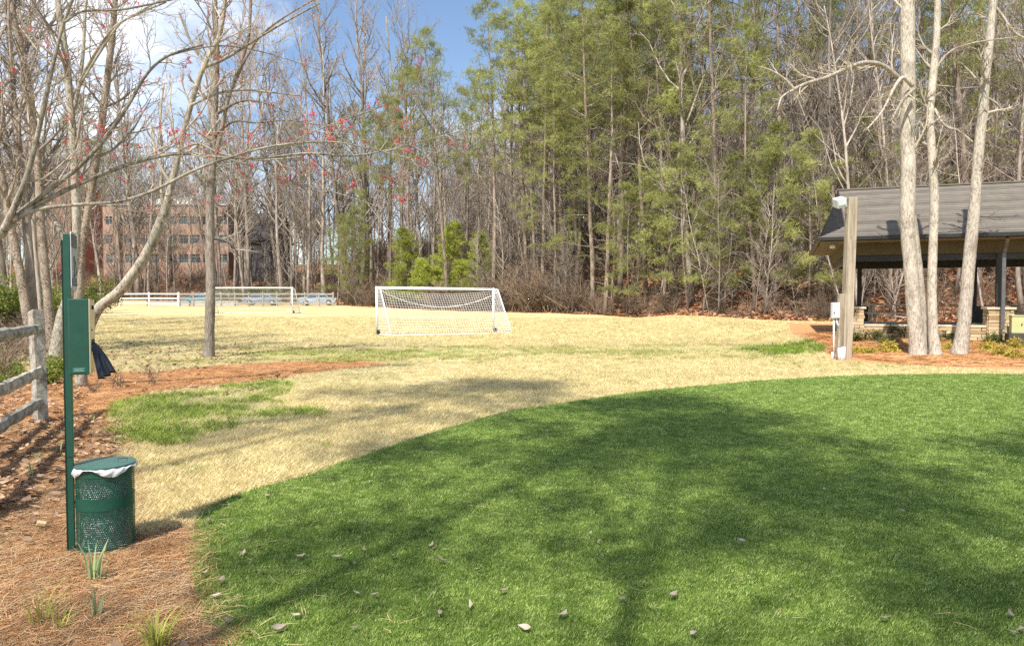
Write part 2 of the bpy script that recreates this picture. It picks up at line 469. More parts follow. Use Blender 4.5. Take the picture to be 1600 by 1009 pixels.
def axis(parts):
    out = []
    for a, b, s in parts: out.append(np.arange(a, b, s))
    return np.unique(np.round(np.concatenate(out), 4))
gx = axis([(-420,-100,40),(-100,-30,4),(-30,-12,.8),(-12,14,.22),(14,40,.8),(40,100,4),(100,421,40)])
gy = axis([(-60,0,6),(0,3,.6),(3,20,.22),(20,44,.5),(44,110,1.5),(110,200,6),(200,620,40)])
X, Y = np.meshgrid(gx, gy, indexing='xy')
rng = np.random.default_rng(4)
Z = hgt(X, Y)
inn = pip(X, Y, TURF)
mul = smooth(-.25, .25, signed(X, Y, MULCH)) * (~inn)
Z = Z + np.where(inn, -0.012, 0) + mul * (0.012 * rng.random(X.shape) - .012)
nx, ny = len(gx), len(gy)
g = Geo()
ii, jj = np.meshgrid(np.arange(ny - 1), np.arange(nx - 1), indexing='ij')
g.add(np.stack([X, Y, Z], -1).reshape(-1, 3), q=np.stack([ii*nx+jj, ii*nx+jj+1, (ii+1)*nx+jj+1, (ii+1)*nx+jj], -1).reshape(-1, 4))

def ground_mat():
    t = NT('ground')
    v = t.coord('Object')
    n1 = t.noise(v, .22, 5, .6); n2 = t.noise(v, 1.6, 5, .65); n3 = t.noise(v, 14, 4, .7)
    n4 = t.noise(t.coord('Object', (.12, .5, 1)), 1.0, 5, .6)
    n5 = t.noise(v, 55, 3, .7)
    def edged(name, amp=.5):
        return t.ramp(t.math('ADD', t.attr(name), t.math('MULTIPLY', t.math('SUBTRACT', n2, .5), amp * 2)), [(.42, (0,0,0)), (.6, (1,1,1))])
    tan = t.ramp(n2, [(.25, (.48,.385,.19)), (.5, (.60,.50,.265)), (.8, (.68,.59,.34))])
    tan = t.mix(t.ramp(n4, [(.50, (0,0,0)), (.66, (.75,.75,.75))]), tan, (.36,.33,.11, 1))     # greener bands
    tan = t.mix(t.ramp(n1, [(.56, (0,0,0)), (.70, (.55,.55,.55))]), tan, (.50,.33,.18, 1))      # thin brown patches
    tan = t.mix(.45, tan, t.ramp(n3, [(.3, (.55,.55,.55)), (.65, (1.1,1.1,1.1))]), 'MULTIPLY')
    wornc = t.ramp(n3, [(.3, (.30,.23,.115)), (.5, (.44,.36,.18)), (.7, (.50,.39,.24))])
    wornc = t.mix(t.ramp(n2, [(.47, (0,0,0)), (.62, (.8,.8,.8))]), wornc, (.27,.30,.10, 1))
    clay = t.ramp(n3, [(.25, (.34,.155,.065)), (.5, (.56,.29,.13)), (.75, (.68,.43,.24))])
    clay = t.mix(t.ramp(n5, [(.56, (0,0,0)), (.7, (.6,.6,.6))]), clay, (.20,.11,.06, 1))
    lit = t.ramp(n3, [(.28, (.11,.05,.025)), (.45, (.30,.155,.08)), (.6, (.44,.235,.125)), (.78, (.58,.38,.24))])
    lit = t.mix(t.ramp(n2, [(.45, (0,0,0)), (.7, (.7,.7,.7))]), lit, (.30,.20,.13, 1))
    grn = t.ramp(n3, [(.3, (.12,.18,.03)), (.7, (.28,.36,.07))])
    col = t.mix(edged('worn'), tan, wornc)
    col = t.mix(edged('green', .8), col, grn)
    col = t.mix(edged('mulch'), col, clay)
    col = t.mix(edged('litter', .6), col, lit)
    t.bump(t.math('ADD', n3, t.math('MULTIPLY', n5, .5)), .8, .05)
    return t.done(col, .95, 0, .1)
me = g.mesh('ground', True, [ground_mat()])
def fattr(me, name, arr):
    a = me.attributes.new(name, 'FLOAT', 'POINT'); a.data.foreach_set('value', np.asarray(arr, np.float32).ravel())
dT = Y - treeline(X)
pb = smooth(-.3, .3, signed(X, Y, PBED))
edge_straw = smooth(-4.5, -1.5, dT) * .62
fattr(me, 'mulch', np.maximum.reduce([mul, pb, edge_straw * (X > -22)]))
fattr(me, 'litter', smooth(-1.2, 1.0, dT))
leftw = np.maximum(smooth(-8.5, -12.5, X + .12 * (Y - 14)) * smooth(9, 12, Y) * (1 - smooth(22, 33, Y)), smooth(-1.0, -4.0, X + .56 * Y) * smooth(9, 12, Y))
worn = np.maximum(leftw * (Y < 96), smooth(13.2, 15, Y) * (1 - smooth(25, 34, Y)) * smooth(0.5, -4.5, X) * .9)
worn = np.maximum(worn, .62 * np.exp(-((Y - 25 - .2 * X) / 3.2) ** 2) * (X < 9.5))
fattr(me, 'worn', worn)
gr = np.zeros(X.shape)
for poly in GREENS: gr = np.maximum(gr, .75 * smooth(-.3, .25, signed(X, Y, poly)))
gr = np.maximum(gr, .57 * np.exp(-((Y - 22.3 - .1 * X) / 2.4) ** 2) * smooth(-9, -6, X) * smooth(11, 8, X))
gr = np.maximum(gr, .56 * np.exp(-((Y - 18.2) / .9) ** 2) * smooth(8, 10, X))
fattr(me, 'green', gr)
tag(link('ground', me), 'lawn of dormant tan grass, bare clay and leaf litter rising into woods', 'ground', kind='structure')

# turf sheet
g = Geo()
tx = np.arange(-4, 24.5, .5); ty = np.arange(-6, 17, .5)
c0 = TURF.mean(0)
top = np.c_[TURF, np.full(len(TURF), .012)]
me = bpy.data.meshes.new('turf')
bm = bmesh.new()
f = bm.faces.new([bm.verts.new(p) for p in top])
bmesh.ops.triangulate(bm, faces=[f])
ex = [e for e in bm.edges if len(e.link_faces) == 1]
r = bmesh.ops.extrude_edge_only(bm, edges=ex)
for vv in r['geom']:
    if isinstance(vv, bmesh.types.BMVert): vv.co.z = -.05
bmesh.ops.recalc_face_normals(bm, faces=bm.faces)
bm.to_mesh(me); bm.free()
t = NT('turf_backing'); v = t.coord('Object')
t.bump(t.noise(v, 160, 3, .7), .6, .01)
t.done(t.ramp(t.noise(v, 90, 3, .7), [(.3, (.06,.11,.016)), (.55, (.14,.215,.034)), (.75, (.22,.30,.065))]), .7, 0, .2)
me.materials.append(t.m)
tag(link('artificial_turf', me), 'green artificial turf lawn with a curved edge', 'turf', kind='structure')

# ------------------------------------------------------------------ scattered stuff (grass, straw, litter, brush)
def scatter(name, protos, pts, rot, scl, label, cat, parent=None):
    """one object whose points carry instances of small prototype meshes"""
    me = bpy.data.meshes.new(name)
    pts = np.asarray(pts, np.float32); n = len(pts)
    me.vertices.add(n); me.vertices.foreach_set('co', pts.ravel())
    a = me.attributes.new('rot', 'FLOAT_VECTOR', 'POINT'); a.data.foreach_set('vector', np.asarray(rot, np.float32).ravel())
    a = me.attributes.new('scl', 'FLOAT', 'POINT'); a.data.foreach_set('value', np.asarray(scl, np.float32).ravel())
    a = me.attributes.new('pick', 'INT', 'POINT'); a.data.foreach_set('value', (np.arange(n) * 7 % len(protos)).astype(np.int32))
    o = bpy.data.objects.new(name, me); COL.objects.link(o)
    ng = bpy.data.node_groups.new(name, 'GeometryNodeTree')
    ng.interface.new_socket('Geometry', in_out='INPUT', socket_type='NodeSocketGeometry')
    ng.interface.new_socket('Geometry', in_out='OUTPUT', socket_type='NodeSocketGeometry')
    N, L = ng.nodes, ng.links
    gi, go = N.new('NodeGroupInput'), N.new('NodeGroupOutput')
    ip = N.new('GeometryNodeInstanceOnPoints')
    L.new(gi.outputs[0], ip.inputs['Points'])
    g2i = N.new('GeometryNodeGeometryToInstance')
    for k, pm in enumerate(reversed(protos)):
        po = bpy.data.objects.new(name + '_piece', pm)      # data only, never linked to the scene
        oi = N.new('GeometryNodeObjectInfo'); oi.inputs['Object'].default_value = po
        L.new(oi.outputs['Geometry'], g2i.inputs[0])
    L.new(g2i.outputs[0], ip.inputs['Instance'])
    ip.inputs['Pick Instance'].default_value = True
    def named(nm, ty):
        nd = N.new('GeometryNodeInputNamedAttribute'); nd.data_type = ty; nd.inputs['Name'].default_value = nm
        return nd.outputs['Attribute']
    e2r = N.new('FunctionNodeEulerToRotation')
    L.new(named('rot', 'FLOAT_VECTOR'), e2r.inputs[0])
    L.new(e2r.outputs[0], ip.inputs['Rotation'])
    L.new(named('scl', 'FLOAT'), ip.inputs['Scale'])
    L.new(named('pick', 'INT'), ip.inputs['Instance Index'])
    L.new(ip.outputs[0], go.inputs[0])
    md = o.modifiers.new('scatter', 'NODES'); md.node_group = ng
    if parent is not None: o.parent = parent
    return tag(o, label, cat, kind='stuff')

def blades(seed, n, rad, h0, h1, w, lean, mat, droop=False):
    rg = np.random.default_rng(seed); g = Geo()
    for _ in range(n):
        a, b = rg.random(2) * 2 * math.pi; r = rad * math.sqrt(rg.random())
        p = np.array([r * math.cos(a), r * math.sin(a), 0]); h = h0 + (h1 - h0) * rg.random()
        l = lean * (.3 + rg.random()) * h
        d = np.array([math.cos(b) * l, math.sin(b) * l, h]); s = np.array([-math.sin(b + 1), math.cos(b + 1), 0]) * w / 2
        if droop:
            m = p + d * .55 + np.array([0, 0, .12 * h])
            e = p + d * np.array([1.5, 1.5, .8])
            g.add([p - s, p + s, m + s * .8, m - s * .8, e], q=[[0, 1, 2, 3]], t=[[3, 2, 4]])
        else:
            g.add([p - s, p + s, p + d], t=[[0, 1, 2]])
    return g.mesh('blades', False, [mat])
def spots(n, y0, y1, power, keep, seed, wid=.76, pad=.8):
    """points in the ground wedge seen by the camera, thinning with distance"""
    rg = np.random.default_rng(seed)
    u = rg.random(n)
    e = 2 - power                                  # density per square metre falls as Y**-power
    yy = (y0 ** e + u * (y1 ** e - y0 ** e)) ** (1 / e) if abs(e) > 1e-3 else y0 * (y1 / y0) ** u
    xx = (rg.random(n) * 2 - 1) * (wid * yy + pad)
    k = keep(xx, yy); xx, yy = xx[k], yy[k]
    return xx, yy, rg
def noise2(x, y, s, seed):
    rg = np.random.default_rng(seed); out = 0
    for k in range(5):
        a, b, c, d = rg.random(4) * 6.28
        out = out + np.sin(x / s * (1.1 + k * .35) * math.cos(a) + y / s * (1.1 + k * .35) * math.sin(a) + c) 
    return out / 5

# turf fibres
xx, yy, rg = spots(300000, 2.0, 16.5, 1.75, lambda x, y: pip(x, y, TURF), 11, .9, 2.2)
n = len(xx)
scatter('turf_fibres', [blades(100 + k, 18, .042, .007, .017, .0034, .8, M['turf_blade']) for k in range(5)],
        np.c_[xx, yy, np.full(n, .010)], np.c_[(rg.random((n, 2)) - .5) * .5, rg.random(n) * 6.28], .85 + .045 * yy + .3 * rg.random(n),
        'short green fibres of the artificial turf', 'turf fibres')
# dormant lawn
def lawn_ok(x, y):
    return (signed(x, y, TURF) < -.03) & (signed(x, y, MULCH) < .06) & (signed(x, y, PBED) < 0) & (y < treeline(x) - 3) & (x > -.75 * y)
xx, yy, rg = spots(120000, 4.2, 30, 1.5, lawn_ok, 12)
kp = (rg.random(len(xx)) < np.where((xx < -1) & (yy > 13.5), .35, 1.0))
band = np.exp(-((yy - 22.3 - .1 * xx) / 2.2) ** 2) * (xx < 10.5) + .8 * np.exp(-((yy - 18.6) / .6) ** 2) * (xx < 3)
kp &= rg.random(len(xx)) > .75 * band * (.5 + .5 * noise2(xx, yy, 1.3, 61) + .3)
xx, yy = xx[kp], yy[kp]; n = len(xx)
scatter('dormant_grass', [blades(200 + k, 16, .06, .012, .04, .006, 1.3, M['tan_blade']) for k in range(5)],
        np.c_[xx, yy, hgt(xx, yy) - .003], np.c_[(rg.random((n, 2)) - .5) * .5, rg.random(n) * 6.28], .8 + .035 * yy + .5 * rg.random(n),
        'short dormant straw coloured lawn grass', 'grass')
xx, yy, rg = spots(34000, 28, 52, .6, lawn_ok, 112); n = len(xx)
scatter('far_dormant_grass', [blades(220 + k, 16, .10, .02, .06, .012, 1.3, M['tan_blade']) for k in range(4)],
        np.c_[xx, yy, hgt(xx, yy) - .003], np.c_[(rg.random((n, 2)) - .5) * .4, rg.random(n) * 6.28], 1.2 + .8 * rg.random(n),
        'short dormant grass farther out on the field', 'grass')
# green tufts in the dormant lawn
def green_ok(x, y):
    d = np.maximum.reduce([signed(x, y, p) for p in GREENS])
    nz = noise2(x, y, .45, 3)
    inside = (d > -.18) & (nz > -.08 + .25 * noise2(x, y, .17, 5))
    stray = (noise2(x, y, .5, 8) > .42) & (y > 6) & (y < 26) & (x > -6)
    rim = (y > 17) & (y < 19.5) & (x > 5.5) & (noise2(x, y, .6, 9) > 0)
    return (signed(x, y, TURF) < -.05) & (signed(x, y, PBED) < -.05) & (inside | ((stray | rim) & (signed(x, y, MULCH) < 0)))
xx, yy, rg = spots(150000, 4.5, 27, 1.2, green_ok, 13)
ins = np.maximum.reduce([signed(xx, yy, p) for p in GREENS]) > -.15
kp = (ins & (rg.random(len(xx)) < .55)) | (rg.random(len(xx)) < .13); xx, yy, ins = xx[kp], yy[kp], ins[kp]; n = len(xx)
scatter('green_grass', [blades(300 + k, 11, .05, .05, .15, .007, .9, M['green_blade'], True) for k in range(4)],
        np.c_[xx, yy, hgt(xx, yy)], np.c_[(rg.random((n, 2)) - .5) * .4, rg.random(n) * 6.28],
        np.where(ins, .8, .45) * (.6 + .7 * rg.random(n)) * np.where(yy > 17, 1.5, 1.0),
        'fresh green grass tufts in the dormant lawn', 'grass')
def low_ok(x, y):
    return (np.abs(y - 22.3 - .1 * x) < 3.2) & (x < 10.5) & (x > -9) & (noise2(x, y, 1.1, 44) + .5 * noise2(x, y, .3, 45) > .02) & (signed(x, y, PBED) < -.1)
xx, yy, rg = spots(26000, 18.5, 27, 1.0, low_ok, 113); n = len(xx)
scatter('low_green_grass', [blades(330 + k, 14, .07, .02, .05, .008, 1.0, M['olive_blade']) for k in range(4)],
        np.c_[xx, yy, hgt(xx, yy)], np.c_[(rg.random((n, 2)) - .5) * .4, rg.random(n) * 6.28], 1.0 + .7 * rg.random(n),
        'band of thin olive green grass crossing the field', 'grass')
# pine straw
def needles(seed, n, rad, l0, l1, w, mat, lift=.25):
    rg = np.random.default_rng(seed); g = Geo()
    for _ in range(n):
        a, b = rg.random(2) * 6.28; r = rad * math.sqrt(rg.random()); L = l0 + (l1 - l0) * rg.random()
        p = np.array([r * math.cos(a), r * math.sin(a), .004 + .012 * rg.random()])
        d = np.array([math.cos(b), math.sin(b), lift * (rg.random() - .35)]); c = (rg.random() - .5) * .8
        d2 = np.array([math.cos(b + c), math.sin(b + c), lift * (rg.random() - .6)])
        s = np.array([-math.sin(b), math.cos(b), .3]) * w / 2
        m = p + d * L * .5; e = m + d2 * L * .5
        m[2] = max(m[2], .004); e[2] = max(e[2], .002)
        g.add([p - s, p + s, m + s, m - s, e], q=[[0, 1, 2, 3]], t=[[3, 2, 4]])
    return g.mesh('straw', False, [mat])
def bed_ok(x, y): return (signed(x, y, MULCH) > -.05) & (signed(x, y, TURF) < .02) & (x > -.8 * y - 1)
xx, yy, rg = spots(120000, 2.2, 19, 1.5, bed_ok, 14, .82, 1.6); n = len(xx)
far = (yy > 9.5 + .8 * noise2(xx, yy, 1.0, 71)); sel = far & (rg.random(n) < .6); xf, yf = xx[sel], yy[sel]; nf = len(xf)
scatter('clay_strip_straw', [needles(440 + k, 14, .11, .07, .16, .003, M['straw_sunlit' if k % 2 else 'straw']) for k in range(4)], np.c_[xf, yf, hgt(xf, yf) - .01],
        np.c_[(rg.random((nf, 2)) - .5) * .2, rg.random(nf) * 6.28], 1.0 + .4 * rg.random(nf), 'orange pine straw thinly covering the clay strip', 'pine straw')
xx, yy = xx[~far], yy[~far]; n = len(xx)
scatter('pine_straw', [needles(400 + k, 18, .11, .07, .16, .0019, M['straw' if k < 4 else 'straw_pale']) for k in range(6)],
        np.c_[xx, yy, hgt(xx, yy) - .016 + .018 * rg.random(n)], np.c_[(rg.random((n, 2)) - .5) * .22, rg.random(n) * 6.28], .75 + .035 * yy + .4 * rg.random(n),
        'orange brown pine straw mulch in the planting bed', 'pine straw')
# stray needles on the turf, mostly along its left edge
xx, yy, rg = spots(2000, 3.0, 9, 1.5, lambda x, y: (signed(x, y, TURF) > 0) & (np.abs(x + .3) < 3), 15)
ed = signed(xx, yy, TURF); kp = rg.random(len(xx)) < np.exp(-ed / .38) + .045
xx, yy = xx[kp], yy[kp]; n = len(xx)
scatter('stray_needles', [needles(420 + k, 3, .10, .07, .14, .0018, M['straw_pale'], .1) for k in range(4)],
        np.c_[xx, yy, np.full(n, .034)], np.c_[(rg.random((n, 2)) - .5) * .1, rg.random(n) * 6.28], .8 + .4 * rg.random(n),
        'loose pine needles strewn on the edge of the turf', 'pine needles')
# dead leaves
def leaf_mesh(seed, L=.075, W=.04, mat=None, curl=.35):
    rg = np.random.default_rng(seed); g = Geo()
    ts = np.linspace(0, 1, 6); wd = W * np.array([.06, .75, 1, .85, .5, .03]) * (.8 + .4 * rg.random(6)) / 2
    bend = curl * (.4 + rg.random()); V = []
    for k, tt in enumerate(ts):
        x = (tt - .5) * L; z = .004 + bend * L * (tt - .5) ** 2 * 1.6; up = bend * wd[k] * (.6 + rg.random() * .6)
        yo = .08 * L * math.sin(tt * 3 + seed)
        V += [(x, yo - wd[k], z + up), (x, yo, z), (x, yo + wd[k], z + up * (.4 + rg.random()))]
    V = np.array(V); q = []
    for k in range(5):
        for j in range(2): q.append([k*3+j, k*3+3+j, k*3+4+j, k*3+1+j])
    g.add(V, q=q)
    return g.mesh('leaf', True, [mat])
def litter_ok(x, y):
    shade = noise2(x, y, .8, 21)
    return (signed(x, y, MULCH) > -.1) & (signed(x, y, TURF) < .0) & ((x < -2.2 - .2 * y) | (shade > .35))
xx, yy, rg = spots(26000, 2.9, 20, 1.3, litter_ok, 16); n = len(xx)
kp = ((xx < -3.3 - .1 * yy) | (rg.random(n) < .3)) & ((yy < 9.5) | (xx < -.58 * yy) | (rg.random(n) < .12)); xx, yy = xx[kp], yy[kp]; n = len(xx)
scatter('leaf_litter', [leaf_mesh(500 + k, .075, .045, M['leaf_bed']) for k in range(6)],
        np.c_[xx, yy, hgt(xx, yy) + .02 + .025 * rg.random(n)], np.c_[(rg.random((n, 2)) - .5) * .9, rg.random(n) * 6.28], .6 + .7 * rg.random(n),
        'brown leaf litter heaped along the split rail fence', 'leaf litter')
def worn_ok(x, y): return (x < -4.5) & (y > 12) & (signed(x, y, MULCH) < .4) & ((x < -.35 * y) | (noise2(x, y, 1.2, 33) > .1)) & (y < 27)
xx, yy, rg = spots(9000, 11, 27, .6, worn_ok, 17); n = len(xx)
scatter('lawn_litter', [leaf_mesh(520 + k, .09, .06, M['leaf_bed']) for k in range(4)],
        np.c_[xx, yy, hgt(xx, yy) + .015], np.c_[(rg.random((n, 2)) - .5) * .9, rg.random(n) * 6.28], .7 + .8 * rg.random(n),
        'scattered brown leaves on the worn lawn under the trees', 'leaf litter')
# leaf litter on the wooded slope
rg = np.random.default_rng(18)
xx = rg.uniform(-22, 42, 30000); yy = treeline(xx) - 1.5 + 26 * rg.random(30000) ** 1.3
n = len(xx)
scatter('forest_litter', [leaf_mesh(540 + k, .3, .2, M['leaf_forest'], .5) for k in range(4)],
        np.c_[xx, yy, hgt(xx, yy) + .02], np.c_[(rg.random((n, 2)) - .5) * 1.0, rg.random(n) * 6.28], .6 + .9 * rg.random(n),
        'brown leaf litter on the wooded slope', 'leaf litter')

# ------------------------------------------------------------------ trees
def unit(v): return v / (np.linalg.norm(v) + 1e-9)
def grow(rg, out, p, d, L, r, lvl, cfg):
    """a limb and, recursively, its branches; out[level] collects (points, radii)"""
    c = cfg[lvl]; n = c.get('seg', 4)
    pts = [np.array(p, float)]; d = unit(np.array(d, float)); dirs = [d]
    for k in range(n):
        d = unit(d + rg.normal(0, c.get('wob', .15), 3) + np.array([0, 0, c.get('up', .05)]))
        pts.append(pts[-1] + d * L / n); dirs.append(d)
    t = np.linspace(0, 1, n + 1)
    rad = r * (1 - (1 - c.get('tip', .25)) * t)
    out.setdefault(lvl, []).append((np.array(pts), rad))
    if lvl + 1 < len(cfg):
        cn = cfg[lvl + 1]; num = cn['num']; num = max(1, int(round(num * (.7 + .6 * rg.random()))))
        for j in range(num):
            tt = cn.get('t0', .2) + (1 - cn.get('t0', .2)) * (j + rg.random()) / num
            tt = min(tt, .99); k = min(int(tt * n), n - 1); f = tt * n - k
            q = pts[k] * (1 - f) + pts[k + 1] * f; dd = dirs[k + 1]
            az = rg.random() * 6.28; ref = np.array([0, 0, 1.]) if abs(dd[2]) < .9 else np.array([1., 0, 0])
            s = unit(np.cross(dd, ref)); u = np.cross(s, dd)
            an = cn.get('ang', .8) * (.7 + .6 * rg.random())
            nd = dd * math.cos(an) + (s * math.cos(az) + u * math.sin(az)) * math.sin(an)
            ll = L * cn['len'] * (.6 + .7 * rg.random()) * (1 - cn.get('fall', .45) * tt)
            rr = min(r * (1 - (1 - c.get('tip', .25)) * tt) * .8, r * cn.get('rad', .4) * (.7 + .5 * rg.random()))
            grow(rg, out, q, nd, ll, max(rr, cn.get('rmin', .004)), lvl + 1, cfg)
def flare(pts, rad, base=.5, h=.8):
    z = pts[:, 2] - pts[0, 2]
    return rad * (1 + base * np.exp(-z / h * 2.2))
def tubes(g, polys, k, jit=0, rg=None):
    for pts, rad in polys: g.tube(pts, rad, k, cap=False, jit=jit, rng=rg)

def bare_proto(seed, H, r, lean=.04, dens=1.0, clear=.3):
    rg = np.random.default_rng(seed); out = {}
    cfg = [dict(seg=9, wob=.045, up=.10, tip=.22),
           dict(num=17 * dens, t0=clear, len=.30, ang=.75, rad=.38, seg=5, wob=.14, up=.14, tip=.3, fall=.55, rmin=.02),
           dict(num=7, t0=.2, len=.46, ang=.7, rad=.45, seg=4, wob=.16, up=.08, tip=.3, rmin=.010),
           dict(num=7, t0=.15, len=.45, ang=.7, rad=.5, seg=3, wob=.16, up=.06, tip=.4, rmin=.0065)]
    grow(rg, out, (0, 0, -.3), (rg.normal(0, lean), rg.normal(0, lean), 1), H, r, 0, cfg)
    a = Geo(); pts, rad = out[0][0]; rad = flare(pts, rad, .45, 1.0)
    a.tube(pts, rad, 8, jit=.12, rng=rg)
    tubes(a, out[1], 5)
    b = Geo(); tubes(b, out[2], 4); tubes(b, out[3], 3)
    return a.mesh('trunk', True, [M['bark_far']]), b.mesh('crown', True, [M['twig']])

def tufts(g, rg, cs, n, L, w, m=0, flat=0.2):
    """needle tufts: n thin triangles radiating from each centre"""
    cs = np.asarray(cs); k = len(cs)
    d = rg.normal(0, 1, (k, n, 3)); d[..., 2] += flat
    d /= np.linalg.norm(d, axis=2, keepdims=True)
    s = np.cross(d, rg.normal(0, 1, (k, n, 3))); s /= np.linalg.norm(s, axis=2, keepdims=True) + 1e-9
    ll = L * (.6 + .6 * rg.random((k, n, 1)))
    c = cs[:, None, :] + d * ll * .12
    V = np.stack([c - s * w / 2, c + s * w / 2, c + d * ll], 2).reshape(-1, 3)
    g.add(V, t=np.arange(len(V)).reshape(-1, 3), m=m)

def pine_proto(seed, H, r, live=.5, dead=.15, wide=.17, nb=46, mat='needle', tl=.24, per=9, lean=.03, cone=.0, tw=.030, ncl=13, csz=1.0):
    rg = np.random.default_rng(seed); out = {}
    grow(rg, out, (0, 0, -.3), (rg.normal(0, lean), rg.normal(0, lean), 1), H, r, 0, [dict(seg=12, wob=.025, up=.1, tip=.12)])
    tp, tr = out[0][0]; tr = flare(tp, tr, .35, .9)
    a = Geo(); a.tube(tp, tr, 8, jit=.12, rng=rg)
    br, cs = Geo(), []
    def at(t):
        f = t * (len(tp) - 1); k = min(int(f), len(tp) - 2); return tp[k] + (tp[k + 1] - tp[k]) * (f - k)
    nd = int(nb * .45)
    for j in range(nd):                                    # dead lower branches
        t = dead + (live - dead + .1) * rg.random(); az = rg.random() * 6.28
        o2 = {}
        grow(rg, o2, at(t), (math.cos(az), math.sin(az), .1 + .3 * rg.random()), H * wide * (.25 + .5 * rg.random()), .025, 0,
             [dict(seg=4, wob=.14, up=0, tip=.3), dict(num=4, len=.4, ang=.8, rad=.5, seg=2, rmin=.008)])
        for lv in o2: tubes(br, o2[lv], 4 if lv == 0 else 3)
    for j in range(nb):
        s = (j + rg.random()) / nb; t = live + (1.0 - live) * s * .985; az = j * 2.4 + rg.normal(0, .5)
        prof = (1 - s) ** .7 * (1 - cone) + (1 - s) * cone + .12
        if cone == 0: prof *= .55 + .45 * min(1, s * 3.5)
        L = H * wide * prof * (.65 + .6 * rg.random())
        o2 = {}
        up = .15 + .75 * s
        grow(rg, o2, at(t), (math.cos(az), math.sin(az), up), L, max(.018, r * .22 * (1 - s * .7)), 0,
             [dict(seg=5, wob=.12, up=.05, tip=.3), dict(num=per, t0=.28, len=.38, ang=.75, rad=.5, seg=3, wob=.15, up=.08, tip=.4, rmin=.008, fall=.5)])
        tubes(br, o2[0], 4); tubes(br, o2.get(1, []), 3)
        for pts, _ in o2.get(1, []):
            e = pts[-1]; cs += [e] + [e + rg.normal(0, 1, 3) * np.array([.30, .30, .15]) * csz for _ in range(ncl)]
        e = o2[0][0][0][-1]; cs += [e, e + rg.normal(0, .12, 3)]
    n = Geo(); tufts(n, rg, cs, 9, tl, tw)
    return (a.mesh('trunk', True, [M['bark_pine']]), br.mesh('branches', True, [M['bark_pine']]), n.mesh('needles', False, [M[mat]]))

def shrub_proto(seed, H, W, nst, mat_leaf=None, nleaf=0, mat_stem='twig_brush', ll=.07, depth=2):
    rg = np.random.default_rng(seed); st = Geo(); cs = []
    for k in range(nst):
        az = rg.random() * 6.28; sp = rg.random() * W / H * 1.2; o2 = {}
        grow(rg, o2, (rg.normal(0, .12 * W), rg.normal(0, .12 * W), -.05), (math.cos(az) * sp, math.sin(az) * sp, 1), H * (.6 + .5 * rg.random()), .012 + .006 * H, 0,
             [dict(seg=4, wob=.16, up=.02, tip=.3), dict(num=6, t0=.15, len=.5, ang=.7, rad=.5, seg=3, wob=.2, tip=.4, rmin=.006)] +
             ([dict(num=4, t0=.2, len=.5, ang=.7, rad=.6, seg=2, wob=.2, tip=.5, rmin=.005)] if depth > 2 else []))
        for lv in o2: tubes(st, o2[lv], 4 if lv == 0 else 3)
        for lv in o2:
            if lv > 0: cs += [p[-1] for p, _ in o2[lv]] + [p[1] for p, _ in o2[lv]]
    ms = [st.mesh('stems', True, [M[mat_stem]])]
    if mat_leaf:
        lf = Geo(); cs = np.array(cs); cs = cs[rg.integers(0, len(cs), nleaf)] + rg.normal(0, .10 * W / 2 + .02, (nleaf, 3))
        cs[:, 2] = np.maximum(cs[:, 2], .02)
        tufts(lf, rg, cs, 3, ll, ll * .55, flat=.3)
        ms.append(lf.mesh('leaves', False, [M[mat_leaf]]))
    return ms

def plant(name, parts, loc, rz, s, label, cat, group=None, tilt=(0, 0), names=None):
    t = thing(name, label, cat, loc, 0, group); t.rotation_euler = (tilt[0], tilt[1], rz); t.scale = (s, s, s) if np.isscalar(s) else s
    for me in parts:
        o = link(me.name.split('.')[0], me, t)
        if o.name.split('.')[0] in ('branches', 'needles', 'leaves', 'stems', 'crown'): o['kind'] = 'stuff'
    return t

# ------------------------------------------------------------------ the woods
BARE = [bare_proto(700 + k, H, r, .05, dn, cl) for k, (H, r, dn, cl) in enumerate(
    [(23, .17, 1.3, .25), (25, .21, 1.4, .2), (20, .13, 1.2, .3), (22, .15, 1.4, .14), (18, .11, 1.4, .2)])]
PINE = [pine_proto(720, 27, .20, .54, .16, .18, 27, per=5, tl=.27), pine_proto(721, 29, .23, .48, .14, .19, 31, per=5, tl=.27),
        pine_proto(722, 25, .18, .62, .2, .17, 28, per=5, tl=.27), pine_proto(723, 28, .21, .42, .12, .18, 32, per=5, tl=.27)]
EDGE = [pine_proto(730, 19, .15, .17, .05, .24, 30, 'needle', per=5, tl=.27), pine_proto(731, 23, .18, .20, .06, .23, 33, 'needle', per=5, tl=.27),
        pine_proto(732, 13, .11, .14, .04, .30, 27, 'needle', per=5, tl=.27)]
YOUNG = [pine_proto(740, 8.5, .08, .08, .03, .30, 40, 'needle_young', .24, 6, .06, .25, .03, 10), pine_proto(741, 6.5, .07, .06, .03, .36, 34, 'needle_young', .24, 6, .08, .2, .03, 10)]
BARE_L = ['tall slender bare hardwood with high ascending limbs in the woods', 'large spreading bare hardwood with a thick trunk in the woods',
          'thin bare hardwood with a small high crown in the woods', 'bare hardwood branching low down its trunk in the woods', 'short slim bare hardwood with a twiggy crown in the woods']
PINE_L = ['tall pine with a tufted crown over a long bare trunk in the woods', 'tall pine with a thick trunk under a heavy wide crown in the woods',
          'tall pine with a small crown high on its trunk in the woods', 'tall pine green over more than half its trunk in the woods']
EDGE_L = ['mid sized pine with green boughs nearly to the ground at the field edge', 'broad pine with low sweeping green boughs at the field edge',
          'small bushy pine at the field edge']
rg = np.random.default_rng(77)
taken = []
def free(x, y, dmin):
    for a, b in taken:
        if (a - x) ** 2 + (b - y) ** 2 < dmin * dmin: return False
    taken.append((x, y)); return True
